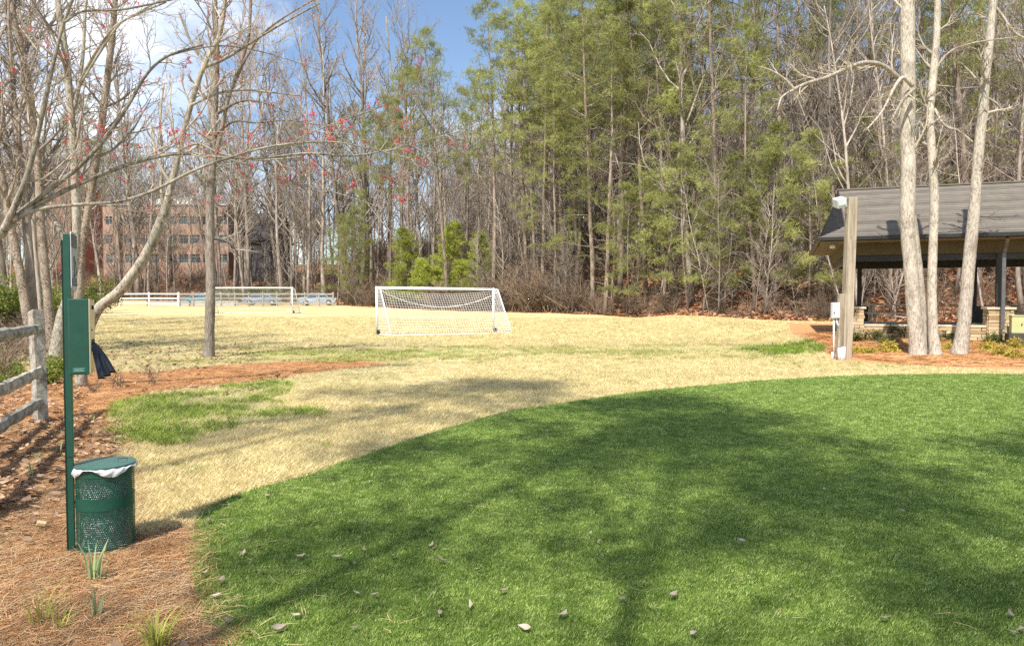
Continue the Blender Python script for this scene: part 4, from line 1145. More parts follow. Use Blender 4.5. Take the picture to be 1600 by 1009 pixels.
# ------------------------------------------------------------------ trash can
RAD, HT = .168, .535
cb = G(163, 868); cb = np.array([cb[0], cb[1] + RAD, 0.0]); cb[0] = (160 - CX) / FPX * cb[1]
can = thing('trash_can', 'green perforated steel trash can with flat lid by the station post', 'trash can', cb)
def lattice(z0, z1, rows, cols=92, r=RAD):
    g = Geo(); dz = (z1 - z0) / rows; da = 2 * math.pi / cols
    V, T = [], []
    def p(a, z): return (r * math.cos(a), r * math.sin(a), z)
    for i in range(rows):
        for j in range(cols):
            a0 = (j + .5 * (i % 2)) * da; a1 = a0 + da; za = z0 + i * dz; zb = za + dz; am = (a0 + a1) / 2; zm = (za + zb) / 2
            b = len(V)
            V += [p(a0, za), p(a1, za), p(a1, zb), p(a0, zb), p(am, za + dz * .14), p(a1 - da * .14, zm), p(am, zb - dz * .14), p(a0 + da * .14, zm)]
            T += [(b, b+1, b+4), (b+1, b+2, b+5), (b+2, b+3, b+6), (b+3, b, b+7), (b, b+4, b+7), (b+1, b+5, b+4), (b+2, b+6, b+5), (b+3, b+7, b+6)]
    return g.add(V, t=T)
def ring(z0, z1, r0, r1=None, k=48, th=.004):
    r1 = r1 or r0; g = Geo(); a = np.arange(k) * 2 * math.pi / k; c, s = np.cos(a), np.sin(a)
    V = np.vstack([np.c_[c*r0, s*r0, np.full(k, z0)], np.c_[c*r1, s*r1, np.full(k, z1)], np.c_[c*(r1-th), s*(r1-th), np.full(k, z1)], np.c_[c*(r0-th), s*(r0-th), np.full(k, z0)]])
    q = []
    for m in range(4):
        for i in range(k): q.append([m*k+i, m*k+(i+1) % k, ((m+1) % 4)*k+(i+1) % k, ((m+1) % 4)*k+i])
    return g.add(V, q=q)
lattice(.02, .275, 19).build('lower_mesh', M['green_paint'], can)
lattice(.35, .485, 10).build('upper_mesh', M['green_paint'], can)
ring(.275, .35, RAD + .002, k=72).build('band', M['green_paint'], can)
ring(.485, HT, RAD + .002, k=72).build('rim', M['green_paint'], can)
ring(0, .022, RAD + .002).build('foot_ring', M['green_paint'], can, True)
g = Geo(); k = 48; a = np.arange(k) * 2 * math.pi / k
lr = RAD + .010; V = np.vstack([[(0, 0, .006)], np.c_[np.cos(a)*lr, np.sin(a)*lr, np.zeros(k)], np.c_[np.cos(a)*lr, np.sin(a)*lr, np.full(k, -.010)], [(0, 0, -.010)]])
g.add(V, t=[[0, 1+i, 1+(i+1) % k] for i in range(k)] + [[2*k+1, 1+k+(i+1) % k, 1+k+i] for i in range(k)], q=[[1+i, 1+k+i, 1+k+(i+1) % k, 1+(i+1) % k] for i in range(k)])
lid = g.build('lid', M['green_lid'], can, False); lid.location = (0, 0, HT + .016); lid.rotation_euler = (R(1.2), 0, 0)
g = Geo(); g.tube([(.10, -.03, .004), (.10, -.03, .032), (.155, -.02, .034), (.155, -.02, .006)], .003, 6); g.build('lid_handle', M['black'], lid)
g = Geo(); g.box((-RAD - .012, .02, .31), (.03, .03, .05)); g.build('mount_bracket', M['green_dark'], can)
# white liner hanging over the rim
g = Geo(); k, rows = 96, 9; V = []
rgl = np.random.default_rng(5)
for i in range(rows):
    for j in range(k):
        a = j * 2 * math.pi / k; t = i / (rows - 1)
        am = (math.degrees(a) + 360) % 360
        drop = .004
        for c_, w_, h_ in ((222, 36, .052), (312, 34, .048), (30, 40, .02), (140, 50, .03)):
            dd = abs((am - c_ + 180) % 360 - 180)
            if dd < w_: drop += h_ * (math.cos(dd / w_ * math.pi / 2)) ** .8
        if i < 3: r_, z_ = RAD - .02 + .012 * i, HT + .002 + .002 * i
        else:
            s_ = (i - 3) / (rows - 4); r_ = RAD + .008 + .010 * math.sin(s_ * 2.6) + .004 * math.sin(a * 17 + i) ; z_ = HT + .004 - drop * s_
        V.append((r_ * math.cos(a), r_ * math.sin(a), z_))
g.add(V, q=[[i*k+j, i*k+(j+1) % k, (i+1)*k+(j+1) % k, (i+1)*k+j] for i in range(rows-1) for j in range(k)])
lo_ = g.build('bin_liner', M['bag_white'], None, True); lo_.location = cb
# body of the liner inside the mesh
g = Geo(); k, rows = 48, 14; V = []
for i in range(rows):
    for j in range(k):
        a = j * 2 * math.pi / k; z = .03 + i / (rows - 1) * (HT - .03)
        r_ = RAD - .022 - .012 * math.sin(a * 5 + z * 20) * math.sin(z * 14 + a * 2) - .02 * rgl.random() * (i not in (0, rows - 1))
        V.append((r_ * math.cos(a), r_ * math.sin(a), z))
g.add(V, q=[[i*k+j, i*k+(j+1) % k, (i+1)*k+(j+1) % k, (i+1)*k+j] for i in range(rows-1) for j in range(k)])
g.build('liner_body', M['bag_white'], lo_, True)
tag(lo_, 'white plastic liner folded over the rim of the green trash can', 'bin liner')

# ------------------------------------------------------------------ split rail fence
FD = np.array([.38, -.925, 0]); FD /= np.linalg.norm(FD)
FP = G(64, 659)
fence = thing('split_rail_fence', 'weathered grey split rail fence with three rails beside the leaf litter', 'fence', FP)
rgf = np.random.default_rng(6)
def rough_bar(a, b, w, h, n=9, jit=.12, twist=.0):
    g = Geo(); a, b = np.asarray(a, float), np.asarray(b, float); d = unit(b - a)
    up = np.array([0, 0, 1.]) if abs(d[2]) < .8 else np.array([1., 0, 0]); s = unit(np.cross(d, up)); u = np.cross(s, d)
    k = 7; ang = np.linspace(0, 2 * math.pi, k, endpoint=False) + .4; shp = 1 + .22 * rgf.random(k); V = []
    for i in range(n):
        t = i / (n - 1); c = a + (b - a) * t + (s * rgf.normal(0, .06) * w + u * rgf.normal(0, .06) * h)
        e = .82 if i in (0, n - 1) else 1.0
        for j in range(k):
            f = e * shp[j] * (1 + jit * (rgf.random() - .5) * 2)
            V.append(c + s * math.cos(ang[j] + twist * t) * w / 2 * f + u * math.sin(ang[j] + twist * t) * h / 2 * f)
    V += [a, b]
    g.add(V, q=[[i*k+j, i*k+(j+1) % k, (i+1)*k+(j+1) % k, (i+1)*k+j] for i in range(n-1) for j in range(k)],
          t=[[n*k, (j+1) % k, j] for j in range(k)] + [[n*k+1, (n-1)*k+j, (n-1)*k+(j+1) % k] for j in range(k)])
    return g
posts = [np.zeros(3), FD * 2.65, FD * 5.3, FD * 7.9]
for i, p in enumerate(posts):
    g = Geo(); H = 1.46 + (.0 if i == 0 else rgf.normal(0, .03)); w = .155
    for zz in (0,):
        V = []; rows = 8
        for r_ in range(rows):
            z = -.15 + (H + .15) * r_ / (rows - 1)
            for (sx, sy) in ((-1, -1), (1, -1), (1, 1), (-1, 1)):
                V.append((sx * w / 2 * (1 + rgf.normal(0, .04)) , sy * w / 2 * .82 * (1 + rgf.normal(0, .04)), z + (.015 * sx if r_ == rows - 1 else 0)))
        V = np.array(V) @ rot2(math.atan2(FD[1], FD[0]) + .55).T + p
        g.add(V, q=[[r_*4+j, r_*4+(j+1) % 4, r_*4+4+(j+1) % 4, r_*4+4+j] for r_ in range(rows-1) for j in range(4)] + [[(rows-1)*4, (rows-1)*4+1, (rows-1)*4+2, (rows-1)*4+3]])
    o = g.build('post', M['wood_grey'], fence)
    if i == 0: o.rotation_euler = (0, R(-1.5), 0)
for i in range(3):
    for zz in (1.22, .66, .26):
        a = posts[i] - FD * .10 + np.array([0, 0, zz + rgf.normal(0, .015)]); b = posts[i + 1] + FD * .08 + np.array([0, 0, zz + .0 + rgf.normal(0, .03)])
        rough_bar(a, b, .085, .135, 12, .16, .3).build('rail', M['wood_grey'], fence)

# ------------------------------------------------------------------ goals
def goal(name, label, A, B, Hh, depth, side, netmat, loc_group='soccer goals on the field', sag=.35, cell=.125, tr=.055):
    """A, B: feet of the two front posts; side: unit vector towards the back of the goal"""
    A, B = np.asarray(A, float), np.asarray(B, float); t = thing(name, label, 'goal', A, 0, loc_group)
    W = B - A; z = np.array([0, 0, 1.]); s = np.asarray(side, float) * depth; s0 = np.asarray(side, float) * .45
    O = np.zeros(3)
    def bar(nm, a, b, r, mat=M['white_paint'], k=8):
        g = Geo(); g.tube([a, b], r, k); return g.build(nm, mat, t, True)
    bar('post', O, z * (Hh + tr), tr); bar('post', W, W + z * (Hh + tr), tr)
    bar('crossbar', z * Hh - W / np.linalg.norm(W) * 0, W + z * Hh, tr * .96)
    for q in (O, W):
        bar('top_stay', q + z * (Hh - .02), q + s0 + z * (Hh - .06), tr * .62)
        bar('back_stay', q + s0 + z * (Hh - .06), q + s + z * .06, tr * .55)
        bar('ground_bar', q + z * .05, q + s + z * .05, tr * .55)
        g = Geo()
        c = q + s * .12 + z * .13
        ax = W / np.linalg.norm(W)
        g.tube([c - ax * .05, c + ax * .05], .12, 14); w_ = g.build('wheel', M['black'], t, True)
    bar('back_ground_bar', s + z * .05, s + W + z * .05, tr * .5)
    # net: back sheet with sag, sides
    def sheet(a, b, c, d, nu, nv, sagf):
        g = Geo()
        def pt(u, v):
            p = (a * (1 - u) + b * u) * (1 - v) + (d * (1 - u) + c * u) * v
            return p - z * sagf * math.sin(math.pi * u) ** .7 * (1 - v) ** 1.6 * .6 + unit(np.asarray(side)) * -.0
        for i in range(nu + 1):
            g.tube([pt(i / nu, v) for v in np.linspace(0, 1, 9)], .006, 3, cap=False)
        for j in range(nv + 1):
            g.tube([pt(u, j / nv) for u in np.linspace(0, 1, 19)], .006, 3, cap=False)
        return g
    wl = np.linalg.norm(W)
    for nm, args in (('back_net', (s0 + z * (Hh - .06), W + s0 + z * (Hh - .06), W + s + z * .06, s + z * .06, int(wl / cell), int(Hh / cell), sag)),
                     ('roof_net', (z * Hh, W + z * Hh, W + s0 + z * (Hh - .06), s0 + z * (Hh - .06), int(wl / cell), 3, sag * .3)),
                     ('side_net', (z * Hh, s0 + z * Hh, s + z * .06, z * .06, 8, int(Hh / cell), 0)),
                     ('side_net', (W + z * Hh, W + s0 + z * Hh, W + s + z * .06, W + z * .06, 8, int(Hh / cell), 0))):
        sheet(*args).build(nm, netmat, t)
    # sagging rope
    g = Geo(); g.tube([s0 * 1.1 + W * u + z * (Hh - .12 - .75 * math.sin(math.pi * u) ** .8) for u in np.linspace(0, 1, 17)], .014, 4, cap=False); g.build('net_rope', netmat, t)
    return t
GA = P(589, 521, 33.1); GA[2] = hgt(GA[0], GA[1]); GB = P(771, 519, 36.2); GB[2] = hgt(GB[0], GB[1])
wdir = unit((GB - GA) * np.array([1, 1, 0])); side = np.array([wdir[1], -wdir[0], 0])
goal('soccer_goal', 'white soccer goal with a sagging white net on the open field', GA, GB, 2.13, 1.75, side, M['net'])
FA = np.array([at_px(326, 61.5), 61.5, 0]); FB = np.array([at_px(457, 61), 61, 0])
FA[2], FB[2] = hgt(*FA[:2]), hgt(*FB[:2])
goal('soccer_goal', 'white soccer goal with a grey net before the wooden fence', FA, FB, 2.13, 1.6, (0.12, .99, 0), M['net_grey'], sag=.2, cell=.16)
# little white field markers beside the far goal
for k, pxx in enumerate((450, 470)):
    p = G(pxx, 488); g = Geo(); g.tube([(0, 0, -.05), (0, 0, .22)], .05, 8); g.tube([(0, 0, .22), (0, 0, .26)], [.05, .02], 8)
    o = g.build('marker_post', M['white_paint'], None, True); o.location = p
    tag(o, 'short white marker post beside the far goal', 'marker', 'white marker posts')

# ------------------------------------------------------------------ fences at the far end
def rail_fence(name, label, x0, x1, Yd, npost, rails, mat, pw=.13, rh=.14, H=1.45, y1=None, mesh=None):
    y1 = y1 or Yd; base = np.array(onground(x0, Yd)); t = thing(name, label, 'fence', base); t['kind'] = 'thing'
    pp = [np.array(onground(x0 + (x1 - x0) * i / (npost - 1), Yd + (y1 - Yd) * i / (npost - 1))) - base for i in range(npost)]
    for p in pp:
        g = Geo(); g.box(p + np.array([0, 0, H / 2 - .1]), (pw, pw, H + .2)); g.build('post', mat, t)
    for i in range(npost - 1):
        for r_ in rails:
            g = Geo(); g.beam(pp[i] + np.array([0, -pw / 2 - .022, r_]), pp[i + 1] + np.array([0, -pw / 2 - .022, r_]), .04, rh); g.build('rail', mat, t)
    if mesh is not None:
        g = Geo()
        for i in range(npost - 1):
            a, b = pp[i], pp[i + 1]; L = np.linalg.norm(b - a)
            for u in np.arange(.02, 1, .16 / L): g.tube([a + (b - a) * u + np.array([0, .06, .05]), a + (b - a) * u + np.array([0, .06, H])], .006, 3, cap=False)
            for zz in np.arange(.1, H, .16): g.tube([a + np.array([0, .06, zz]), b + np.array([0, .06, zz])], .006, 3, cap=False)
        o = g.build('wire_mesh', mesh, t); o['kind'] = 'stuff'
    return t
rail_fence('white_rail_fence', 'white painted three rail fence at the end of the field', at_px(96, 84), at_px(279, 84), 84, 5, (.36, .92, 1.42), M['fence_white'], .16, .15, 1.62)
rail_fence('wooden_fence', 'grey wooden rail fence with wire mesh behind the far goal', at_px(281, 84), at_px(524, 84), 84, 12, (.38, .92, 1.40), M['wood_fence'], .15, .13, 1.62, y1=83, mesh=simple('galvanised_wire', (.30,.30,.29), (.40,.40,.39), 5, .6))
# raised timber bed edge behind the white fence
x0, x1 = at_px(176, 86.5), at_px(230, 86.5)
g = Geo(); g.box((0, 0, .22), (x1 - x0, .25, .9)); o = g.build('timber_stack', M['wood_new'], None); o.location = ((x0 + x1) / 2, 86.5, float(hgt(x0, 86.5)))
tag(o, 'stack of new tan lumber behind the white rail fence', 'lumber')
for k, (pxa, pxb) in enumerate(((140, 174), (232, 296), (300, 372))):
    x0, x1 = at_px(pxa, 87), at_px(pxb, 87)
    g = Geo()
    g.box((0, 0, .25), (x1 - x0, .25, .55)); g.box((0, 0, .56), (x1 - x0 + .06, .33, .07))
    o = g.build('retaining_wall', M['concrete'], None); o.location = ((x0 + x1) / 2, 87, float(hgt(x0, 87)))
    tag(o, ['low pale wall beside the tan lumber stack', 'low pale wall behind the end of the white fence', 'low pale wall behind the far goal net'][k], 'wall', kind='thing')

# ------------------------------------------------------------------ parked cars beyond the wooden fence
def car(loc, rz, paint, label):
    t = thing('parked_car', label, 'car', loc, rz, 'cars parked beyond the wooden fence')
    prof = [(-2.2, .35), (-2.25, .75), (-2.1, .95), (-1.45, 1.0), (-.85, 1.45), (.75, 1.48), (1.35, 1.02), (2.05, .9), (2.2, .65), (2.15, .35)]
    g = Geo(); n = len(prof); V = []
    for sy, f in ((-.86, 1), (.86, 1)):
        for x, z in prof: V.append((x, sy * (1 if z < 1.1 else .82), z))
    g.add(V, q=[[i, (i + 1) % n, n + (i + 1) % n, n + i] for i in range(n)], t=[[0, i + 1, i] for i in range(1, n - 1)] + [[n, n + i, n + i + 1] for i in range(1, n - 1)])
    body = g.build('body', paint, t, bevel=.05)
    for sy in (-1, 1):
        for (xa, xb, xc, xd) in ((-1.25, -.12, -.12, -.78), (-.02, 1.18, .68, -.02)):
            g = Geo(); g.add([(xa, sy * .868, 1.03), (xb, sy * .868, 1.03), (xc, sy * .735, 1.41), (xd, sy * .735, 1.41)], q=[[0, 1, 2, 3]]); g.build('side_window', M['window'], t)
        g = Geo(); g.box((-.05, sy * .872, .82), (.9, .01, .02)); g.build('door_trim', M['dark_metal'], t)
        for x in (-1.35, 1.35):
            g = Geo(); g.tube([(x, sy * .70, .32), (x, sy * .90, .32)], .32, 18); wh = g.build('wheel', M['black'], t, True)
            g = Geo(); g.tube([(x, sy * .895, .32), (x, sy * .912, .32)], .2, 12); g.build('rim', M['frame'], wh, True)
        for x in (-2.2, 2.14):
            g = Geo(); g.box((x, sy * .62, .78), (.16, .35, .14)); g.build('headlight' if x > 0 else 'tail_light', M['lamp_glass'], t, bevel=.02)
    for (xa, xb, za, zb) in ((1.33, .80, 1.06, 1.44), (-1.42, -.9, 1.04, 1.41)):
        g = Geo(); s = .012 * (1 if xa > 0 else -1); g.add([(xa + s, -.74, za + .02), (xa + s, .74, za + .02), (xb + s, .64, zb + .02), (xb + s, -.64, zb + .02)], q=[[0, 1, 2, 3]]); g.build('windscreen' if xa > 0 else 'rear_window', M['window'], t)
    return t
paint = lambda n, c: simple(n, c, tuple(min(1, v * 1.15) for v in c), 2, .25, metal=.2, spec=.6)
for pxx, yd, rz, pt, lab in ((497, 90, .15, paint('pale_blue_car_paint', (.34,.42,.52)), 'pale blue car parked near the corner of the wooden fence'),
                             (410, 90.5, .1, paint('steel_blue_car_paint', (.22,.28,.36)), 'steel blue car parked behind the far goal'),
                             (316, 90, -.1, paint('teal_car_paint', (.12,.24,.30)), 'dark teal car parked behind the lone tree')):
    car(onground(at_px(pxx, yd), yd), rz, pt, lab)

# ------------------------------------------------------------------ buildings beyond the trees
def window_part(parent, x0, x1, z0, z1, y, lights=2):
    f = Geo(); w, h = x1 - x0, z1 - z0; e = .07
    for c, s in (((x0 + w/2, y, z0 + e/2), (w, .12, e)), ((x0 + w/2, y, z1 - e/2), (w, .12, e)), ((x0 + e/2, y, z0 + h/2), (e, .12, h - 2*e)), ((x1 - e/2, y, z0 + h/2), (e, .12, h - 2*e))): f.box(c, s)
    for k in range(1, lights): f.box((x0 + w * k / lights, y, z0 + h/2), (.05, .11, h - 2*e))
    f.box((x0 + w/2, y, z0 + h*.68), (w - 2*e, .10, .04))
    wo = f.build('window', M['frame'], parent)
    p = Geo(); p.box((x0 + w/2, y + .05, z0 + h/2), (w - 2*e + .01, .03, h - 2*e + .01)); p.build('pane', M['window'], wo)
YB = 120.0
bx0, bx1 = at_px(163, YB), at_px(358, YB)
zb = float(hgt((bx0 + bx1) / 2, YB)) - 1.5
bld = thing('brick_office_building', 'three storey tan brick office building with ribbon windows beyond the trees', 'building', (bx0, YB, zb))
W_ = bx1 - bx0; zz = lambda py: P(200, py, YB)[2] - zb
rowsz = [(zz(351), zz(338)), (zz(381), zz(367)), (zz(411), zz(397))]
top = zz(321)
bands = [(0, rowsz[2][0]), (rowsz[2][1], rowsz[1][0]), (rowsz[1][1], rowsz[0][0]), (rowsz[0][1], top)]
for a, b in bands:
    g = Geo(); g.box((W_ / 2, 6, (a + b) / 2), (W_, 12, b - a)); g.build('wall_band', M['brick'], bld)
piers = [0, 2.0, 2.9, 5.0, 5.5, 7.4, 8.0, 9.7, 10.5, 12.2, 12.6, 14.2, 14.6, 16.3, 18.6, W_]
xs = [(at_px(a, YB) - bx0, at_px(b, YB) - bx0) for a, b in ((167,179),(196,211),(216,232),(234,250),(262,278),(281,296),(298,314),(318,332),(341,357))]
for a, b in rowsz:
    cur = 0.0
    for (u, v) in xs + [(W_, W_)]:
        if u - cur > .02:
            g = Geo(); g.box(((cur + u) / 2, 6.002, (a + b) / 2), (u - cur, 11.99, b - a)); g.build('pier', M['brick'], bld)
        if v > u: window_part(bld, u, v, a, b, .12, 2)
        cur = v
    g = Geo(); g.box((W_ / 2, 7.5, (a + b) / 2), (W_ - .6, 8, b - a - .01)); g.build('interior', M['dark_metal'], bld)
g = Geo(); g.box((W_ / 2, 6, top + .12), (W_ + .3, 12.3, .24)); rf = g.build('roof', M['concrete'], bld)
g = Geo(); g.box((W_ * .47, 5, top + .85), (W_ * .36, 4, 1.2)); g.build('roof_plant_room', M['fence_white'], rf)
g = Geo(); g.box((at_px(186, YB) - bx0, -.35, top / 2 - .8), (1.0, .7, top - 1.6)); g.build('brick_column', M['brick'], bld)
# deep red brick gable to its left
rx0, rx1 = at_px(44, 124), at_px(113, 124); zb2 = float(hgt(rx0, 124)) - 1; hh = P(100, 285, 124)[2] - zb2; ht = P(80, 247, 124)[2] - zb2
rb = thing('red_brick_building', 'deep red brick gabled building behind the birches', 'building', (rx0, 124, zb2))
W2 = rx1 - rx0; g = Geo()
V = [(0,0,0),(W2,0,0),(W2,0,hh),(W2*.42,0,ht),(0,0,hh),(0,10,0),(W2,10,0),(W2,10,hh),(W2*.42,10,ht),(0,10,hh)]
g.add(V, q=[[0,1,6,5],[1,2,7,6],[0,5,9,4]], t=[[0,2,1],[0,3,2],[0,4,3],[5,6,7],[5,7,8],[5,8,9]]); g.build('wall', M['brick_red'], rb)
for a, b in (((-.3, hh - .12), (W2*.42, ht + .12)), ((W2*.42, ht + .12), (W2 + .3, hh - .12))):
    g = Geo(); g.slab([(a[0], -.4, a[1]), (b[0], -.4, b[1]), (b[0], 10.4, b[1]), (a[0], 10.4, a[1])], .15); g.build('roof', M['roof_dark'], rb)
for (u, v) in ((.08, .28), (.62, .84)):
    window_part(rb, W2 * u, W2 * v, hh * .45, hh * .6, -.07)
# dark roofed house, and a pale house up the slope on the right
def house(name, label, pxa, pxb, Yd, py_eave, py_ridge, py_base, wall, depth=8):
    xa, xb = at_px(pxa, Yd), at_px(pxb, Yd); zb_ = float(hgt((xa + xb) / 2, Yd)) - .8
    he = P(0, py_eave, Yd)[2] - zb_; hr = P(0, py_ridge, Yd + depth / 2)[2] - zb_; w = xb - xa
    t = thing(name, label, 'house', (xa, Yd, zb_)); g = Geo()
    V = [(0,0,0),(w,0,0),(w,0,he),(0,0,he),(0,depth,0),(w,depth,0),(w,depth,he),(0,depth,he),(0,depth/2,hr),(w,depth/2,hr)]
    g.add(V, q=[[0,1,2,3],[5,4,7,6],[1,5,6,2],[4,0,3,7]], t=[[2,6,9],[7,3,8]]); g.build('wall', wall, t)
    for s_ in (0, 1):
        yo = (-.5 if s_ == 0 else depth + .5); zo = he - (hr - he) / (depth / 2) * .5
        pl = [(-.4, yo, zo + .1), (w + .4, yo, zo + .1), (w + .4, depth / 2, hr + .1), (-.4, depth / 2, hr + .1)]
        g = Geo(); g.slab(pl if s_ == 0 else pl[::-1], .16); g.build('roof', M['roof_dark'], t)
    nwin = max(2, int(w / 2.2))
    for r_ in ((he - 1.9, he - .6), (he - 4.6, he - 3.2)):
        for k in range(nwin): window_part(t, w * (k + .28) / nwin, w * (k + .72) / nwin, r_[0], r_[1], -.06)
    return t
house('dark_roofed_house', 'dark grey house with a dark shingle roof behind the bare trees', 372, 432, 118, 372, 334, 425, M['wall_grey'])
house('pale_house', 'pale house at the top of the slope above the pavilion', 1566, 1640, 92, 262, 232, 330, M['wall_pale'], 7)

# ------------------------------------------------------------------ pavilion
PH = math.atan(.37); PU = np.array([math.cos(PH), -math.sin(PH), 0]); PV = np.array([math.sin(PH), math.cos(PH), 0])
P0 = np.array([10.46, 25.0, .38])
pav = thing('picnic_pavilion', 'open picnic pavilion with a grey shingle roof and stone base', 'pavilion', P0, -PH)
ZG = .38; HE, HR, DP, LN, HIP = 3.69 - ZG, 5.84 - ZG, 9.0, 16.5, .80
SL = (HR - HE) / (DP / 2)
def rz_(y): return HE + SL * (y if y < DP / 2 else DP - y)
# deck under the shingles
pl = [(0, 0, HE), (LN, 0, HE), (LN - HIP, HIP, rz_(HIP)), (LN - HIP, DP / 2, HR), (HIP, DP / 2, HR), (HIP, HIP, rz_(HIP))]
roof = Geo().slab(pl, .10).build('roof', M['dark_metal'], pav)
Geo().slab([(x, DP - y, z) for x, y, z in pl][::-1], .10).build('rear_roof', M['shingle'], pav)
NC = 27
for i in range(NC):                                          # courses of shingles on the front slope
    ya, yb = DP / 2 * i / NC, min(DP / 2 * (i + 1.35) / NC, DP / 2)
    def xe(y): return y if y < HIP else HIP
    def up(y, o): return rz_(y) + o
    xa, xb = xe(ya) - .03, xe(yb) - .03
    V = [(xa, ya - .02, up(ya, .030)), (LN - xa, ya - .02, up(ya, .030)), (LN - xb, yb, up(yb, .012)), (xb, yb, up(yb, .012)),
         (xa, ya - .02, up(ya, .012)), (LN - xa, ya - .02, up(ya, .012))]
    g = Geo(); g.add(V, q=[[0, 1, 2, 3], [4, 5, 1, 0]]); g.build('shingle_course', M['shingle'], roof)
for i in range(5):                                           # hip return on the left end
    a, b = HIP * i / 5, min(HIP * (i + 1.3) / 5, HIP)
    V = [(a - .02, a, rz_(a) + .03), (b, b, rz_(b) + .012), (b, DP - b, rz_(b) + .012), (a - .02, DP - a, rz_(a) + .03), (a - .02, a, rz_(a) + .01), (a - .02, DP - a, rz_(a) + .01)]
    g = Geo(); g.add(V, q=[[0, 1, 2, 3], [4, 0, 3, 5]]); g.build('shingle_course', M['shingle'], roof)
g = Geo(); g.box((LN / 2, DP / 2, HR + .03), (LN - 2 * HIP + .1, .26, .05)); g.build('ridge_cap', M['shingle'], pav)
g = Geo(); g.add([(HIP + .06, HIP, rz_(HIP) - .05), (HIP + .06, DP - HIP, rz_(HIP) - .05), (HIP + .06, DP / 2, HR - .05)], t=[[0, 1, 2]]); g.build('gable', M['trim'], pav)
for s_ in (0, 1):
    y0 = HIP if s_ == 0 else DP - HIP
    g = Geo(); g.beam((HIP - .02, y0, rz_(HIP) - .04), (HIP - .02, DP / 2, HR - .04), .05, .16); g.build('rake_board', M['dark_metal'], pav)
g = Geo(); g.box((LN / 2, -.075, HE - .045), (LN + .2, .12, .13)); g.build('gutter', M['dark_metal'], pav, bevel=.01)
g = Geo(); g.box((-.06, DP / 2, HE - .045), (.12, DP, .13)); g.build('side_gutter', M['dark_metal'], pav, bevel=.01)
g = Geo(); g.box((LN / 2, .42, HE - .135), (LN, .80, .03)); g.build('front_soffit', M['soffit'], pav)
g = Geo(); g.box((.40, DP / 2, HE - .140), (.78, DP - 1.7, .03)); g.build('side_soffit', M['soffit'], pav)
FY, RY = .98, 8.05
g = Geo(); g.box((LN / 2 + .3, FY - .12, HE - .36), (LN - 1.2, .10, .42)); g.build('front_trim_beam', M['trim'], pav)
g = Geo(); g.box((LN / 2 + .3, FY + .03, HE - .62), (LN - 1.3, .16, .30)); g.build('front_beam', M['dark_metal'], pav)
g = Geo(); g.box((LN / 2 + .3, RY, HE - .52), (LN - 1.3, .2, .5)); g.build('rear_beam', M['dark_metal'], pav)
g = Geo(); g.box((.92, (FY + RY) / 2, HE - .52), (.2, RY - FY - .2, .5)); g.build('side_beam', M['dark_metal'], pav)
g = Geo(); g.box((.80, (FY + RY) / 2, HE - .36), (.06, RY - FY + .2, .42)); g.build('side_trim_beam', M['trim'], pav)
g = Geo(); g.box((LN / 2 + .3, (FY + RY) / 2, HE - .20), (LN - 1.2, RY - FY, .04)); g.build('ceiling', M['trim'], pav)
FLZ = .66 - ZG
g = Geo(); g.box((LN / 2 + .3, (FY + RY) / 2, FLZ / 2 - .1), (LN - 1.3, RY - FY - .1, FLZ + .2)); g.build('floor_slab', M['concrete'], pav)
FX = [1.07, 5.42, 9.77, 14.12]; RX = [1.9, 6.2, 10.4, 14.6]
PT = 1.28 - ZG
rgs = np.random.default_rng(9)
stone_me = []
for k in range(8):
    g = Geo(); V = np.array([[-1,-1,-1],[1,-1,-1],[1,1,-1],[-1,1,-1],[-1,-1,1],[1,-1,1],[1,1,1],[-1,1,1]]) * .5 + rgs.normal(0, .035, (8, 3))
    g.add(V, q=[[0,3,2,1],[4,5,6,7],[0,1,5,4],[1,2,6,5],[2,3,7,6],[3,0,4,7]]); stone_me.append(g.mesh('stone', False, [M['stone']]))
def stones(parent, x0, x1, z0, z1, y, axis='x', hc=.105):
    nrow = max(1, round((z1 - z0) / hc)); hh_ = (z1 - z0) / nrow
    for r_ in range(nrow):
        c = x0
        while c < x1 - .02:
            L = min(rgs.uniform(.16, .46), x1 - c)
            if x1 - c - L < .10: L = x1 - c
            o = link('stone', stone_me[int(rgs.integers(0, 8))], parent)
            o.location = (c + L / 2, y, z0 + hh_ * (r_ + .5)) if axis == 'x' else (y, c + L / 2, z0 + hh_ * (r_ + .5))
            d_ = .10 + rgs.uniform(0, .03)
            o.scale = (L - .014, d_, hh_ - .012) if axis == 'x' else (d_, L - .014, hh_ - .012)
            c += L
for i, x in enumerate(FX):
    g = Geo(); g.box((x, FY, PT / 2 - .12), (.60, .60, PT + .2)); cr = g.build('pillar', M['wood_grey'], pav)
    stones(cr, x - .35, x + .35, -.08, PT, FY - .31); stones(cr, FY - .30, FY + .33, -.08, PT, x - .31, 'y')
    if i: stones(cr, FY - .30, FY + .33, -.08, PT, x + .31, 'y')
    g = Geo(); g.box((x, FY, PT + .035), (.82, .82, .07)); g.build('pillar_cap', M['cap_stone'], pav, bevel=.012)
    g = Geo(); g.box((x, FY, (PT + .07 + HE - .47) / 2), (.17, .17, HE - .47 - PT - .07)); g.build('post', M['dark_metal'], pav)
    if i:
        g = Geo(); g.box((x - .02, FY - .62, (HE - .5 + .12) / 2 + .1), (.10, .075, HE - .72))
        g.beam((x - .02, FY - .62, HE - .62), (x - .02, FY - 1.02, HE - .16), .10, .075)
        g.box((x - .02, FY - .66, .17), (.10, .16, .08)); g.build('downspout', M['spout'], pav)
for i, x in enumerate(RX):
    g = Geo(); g.box((x, RY, PT / 2), (.66, .66, PT + .1)); g.build('rear_pillar', M['dark_metal'], pav)
    g = Geo(); g.box((x, RY, (PT + HE - .3) / 2), (.17, .17, HE - .3 - PT)); g.build('post', M['dark_metal'], pav)
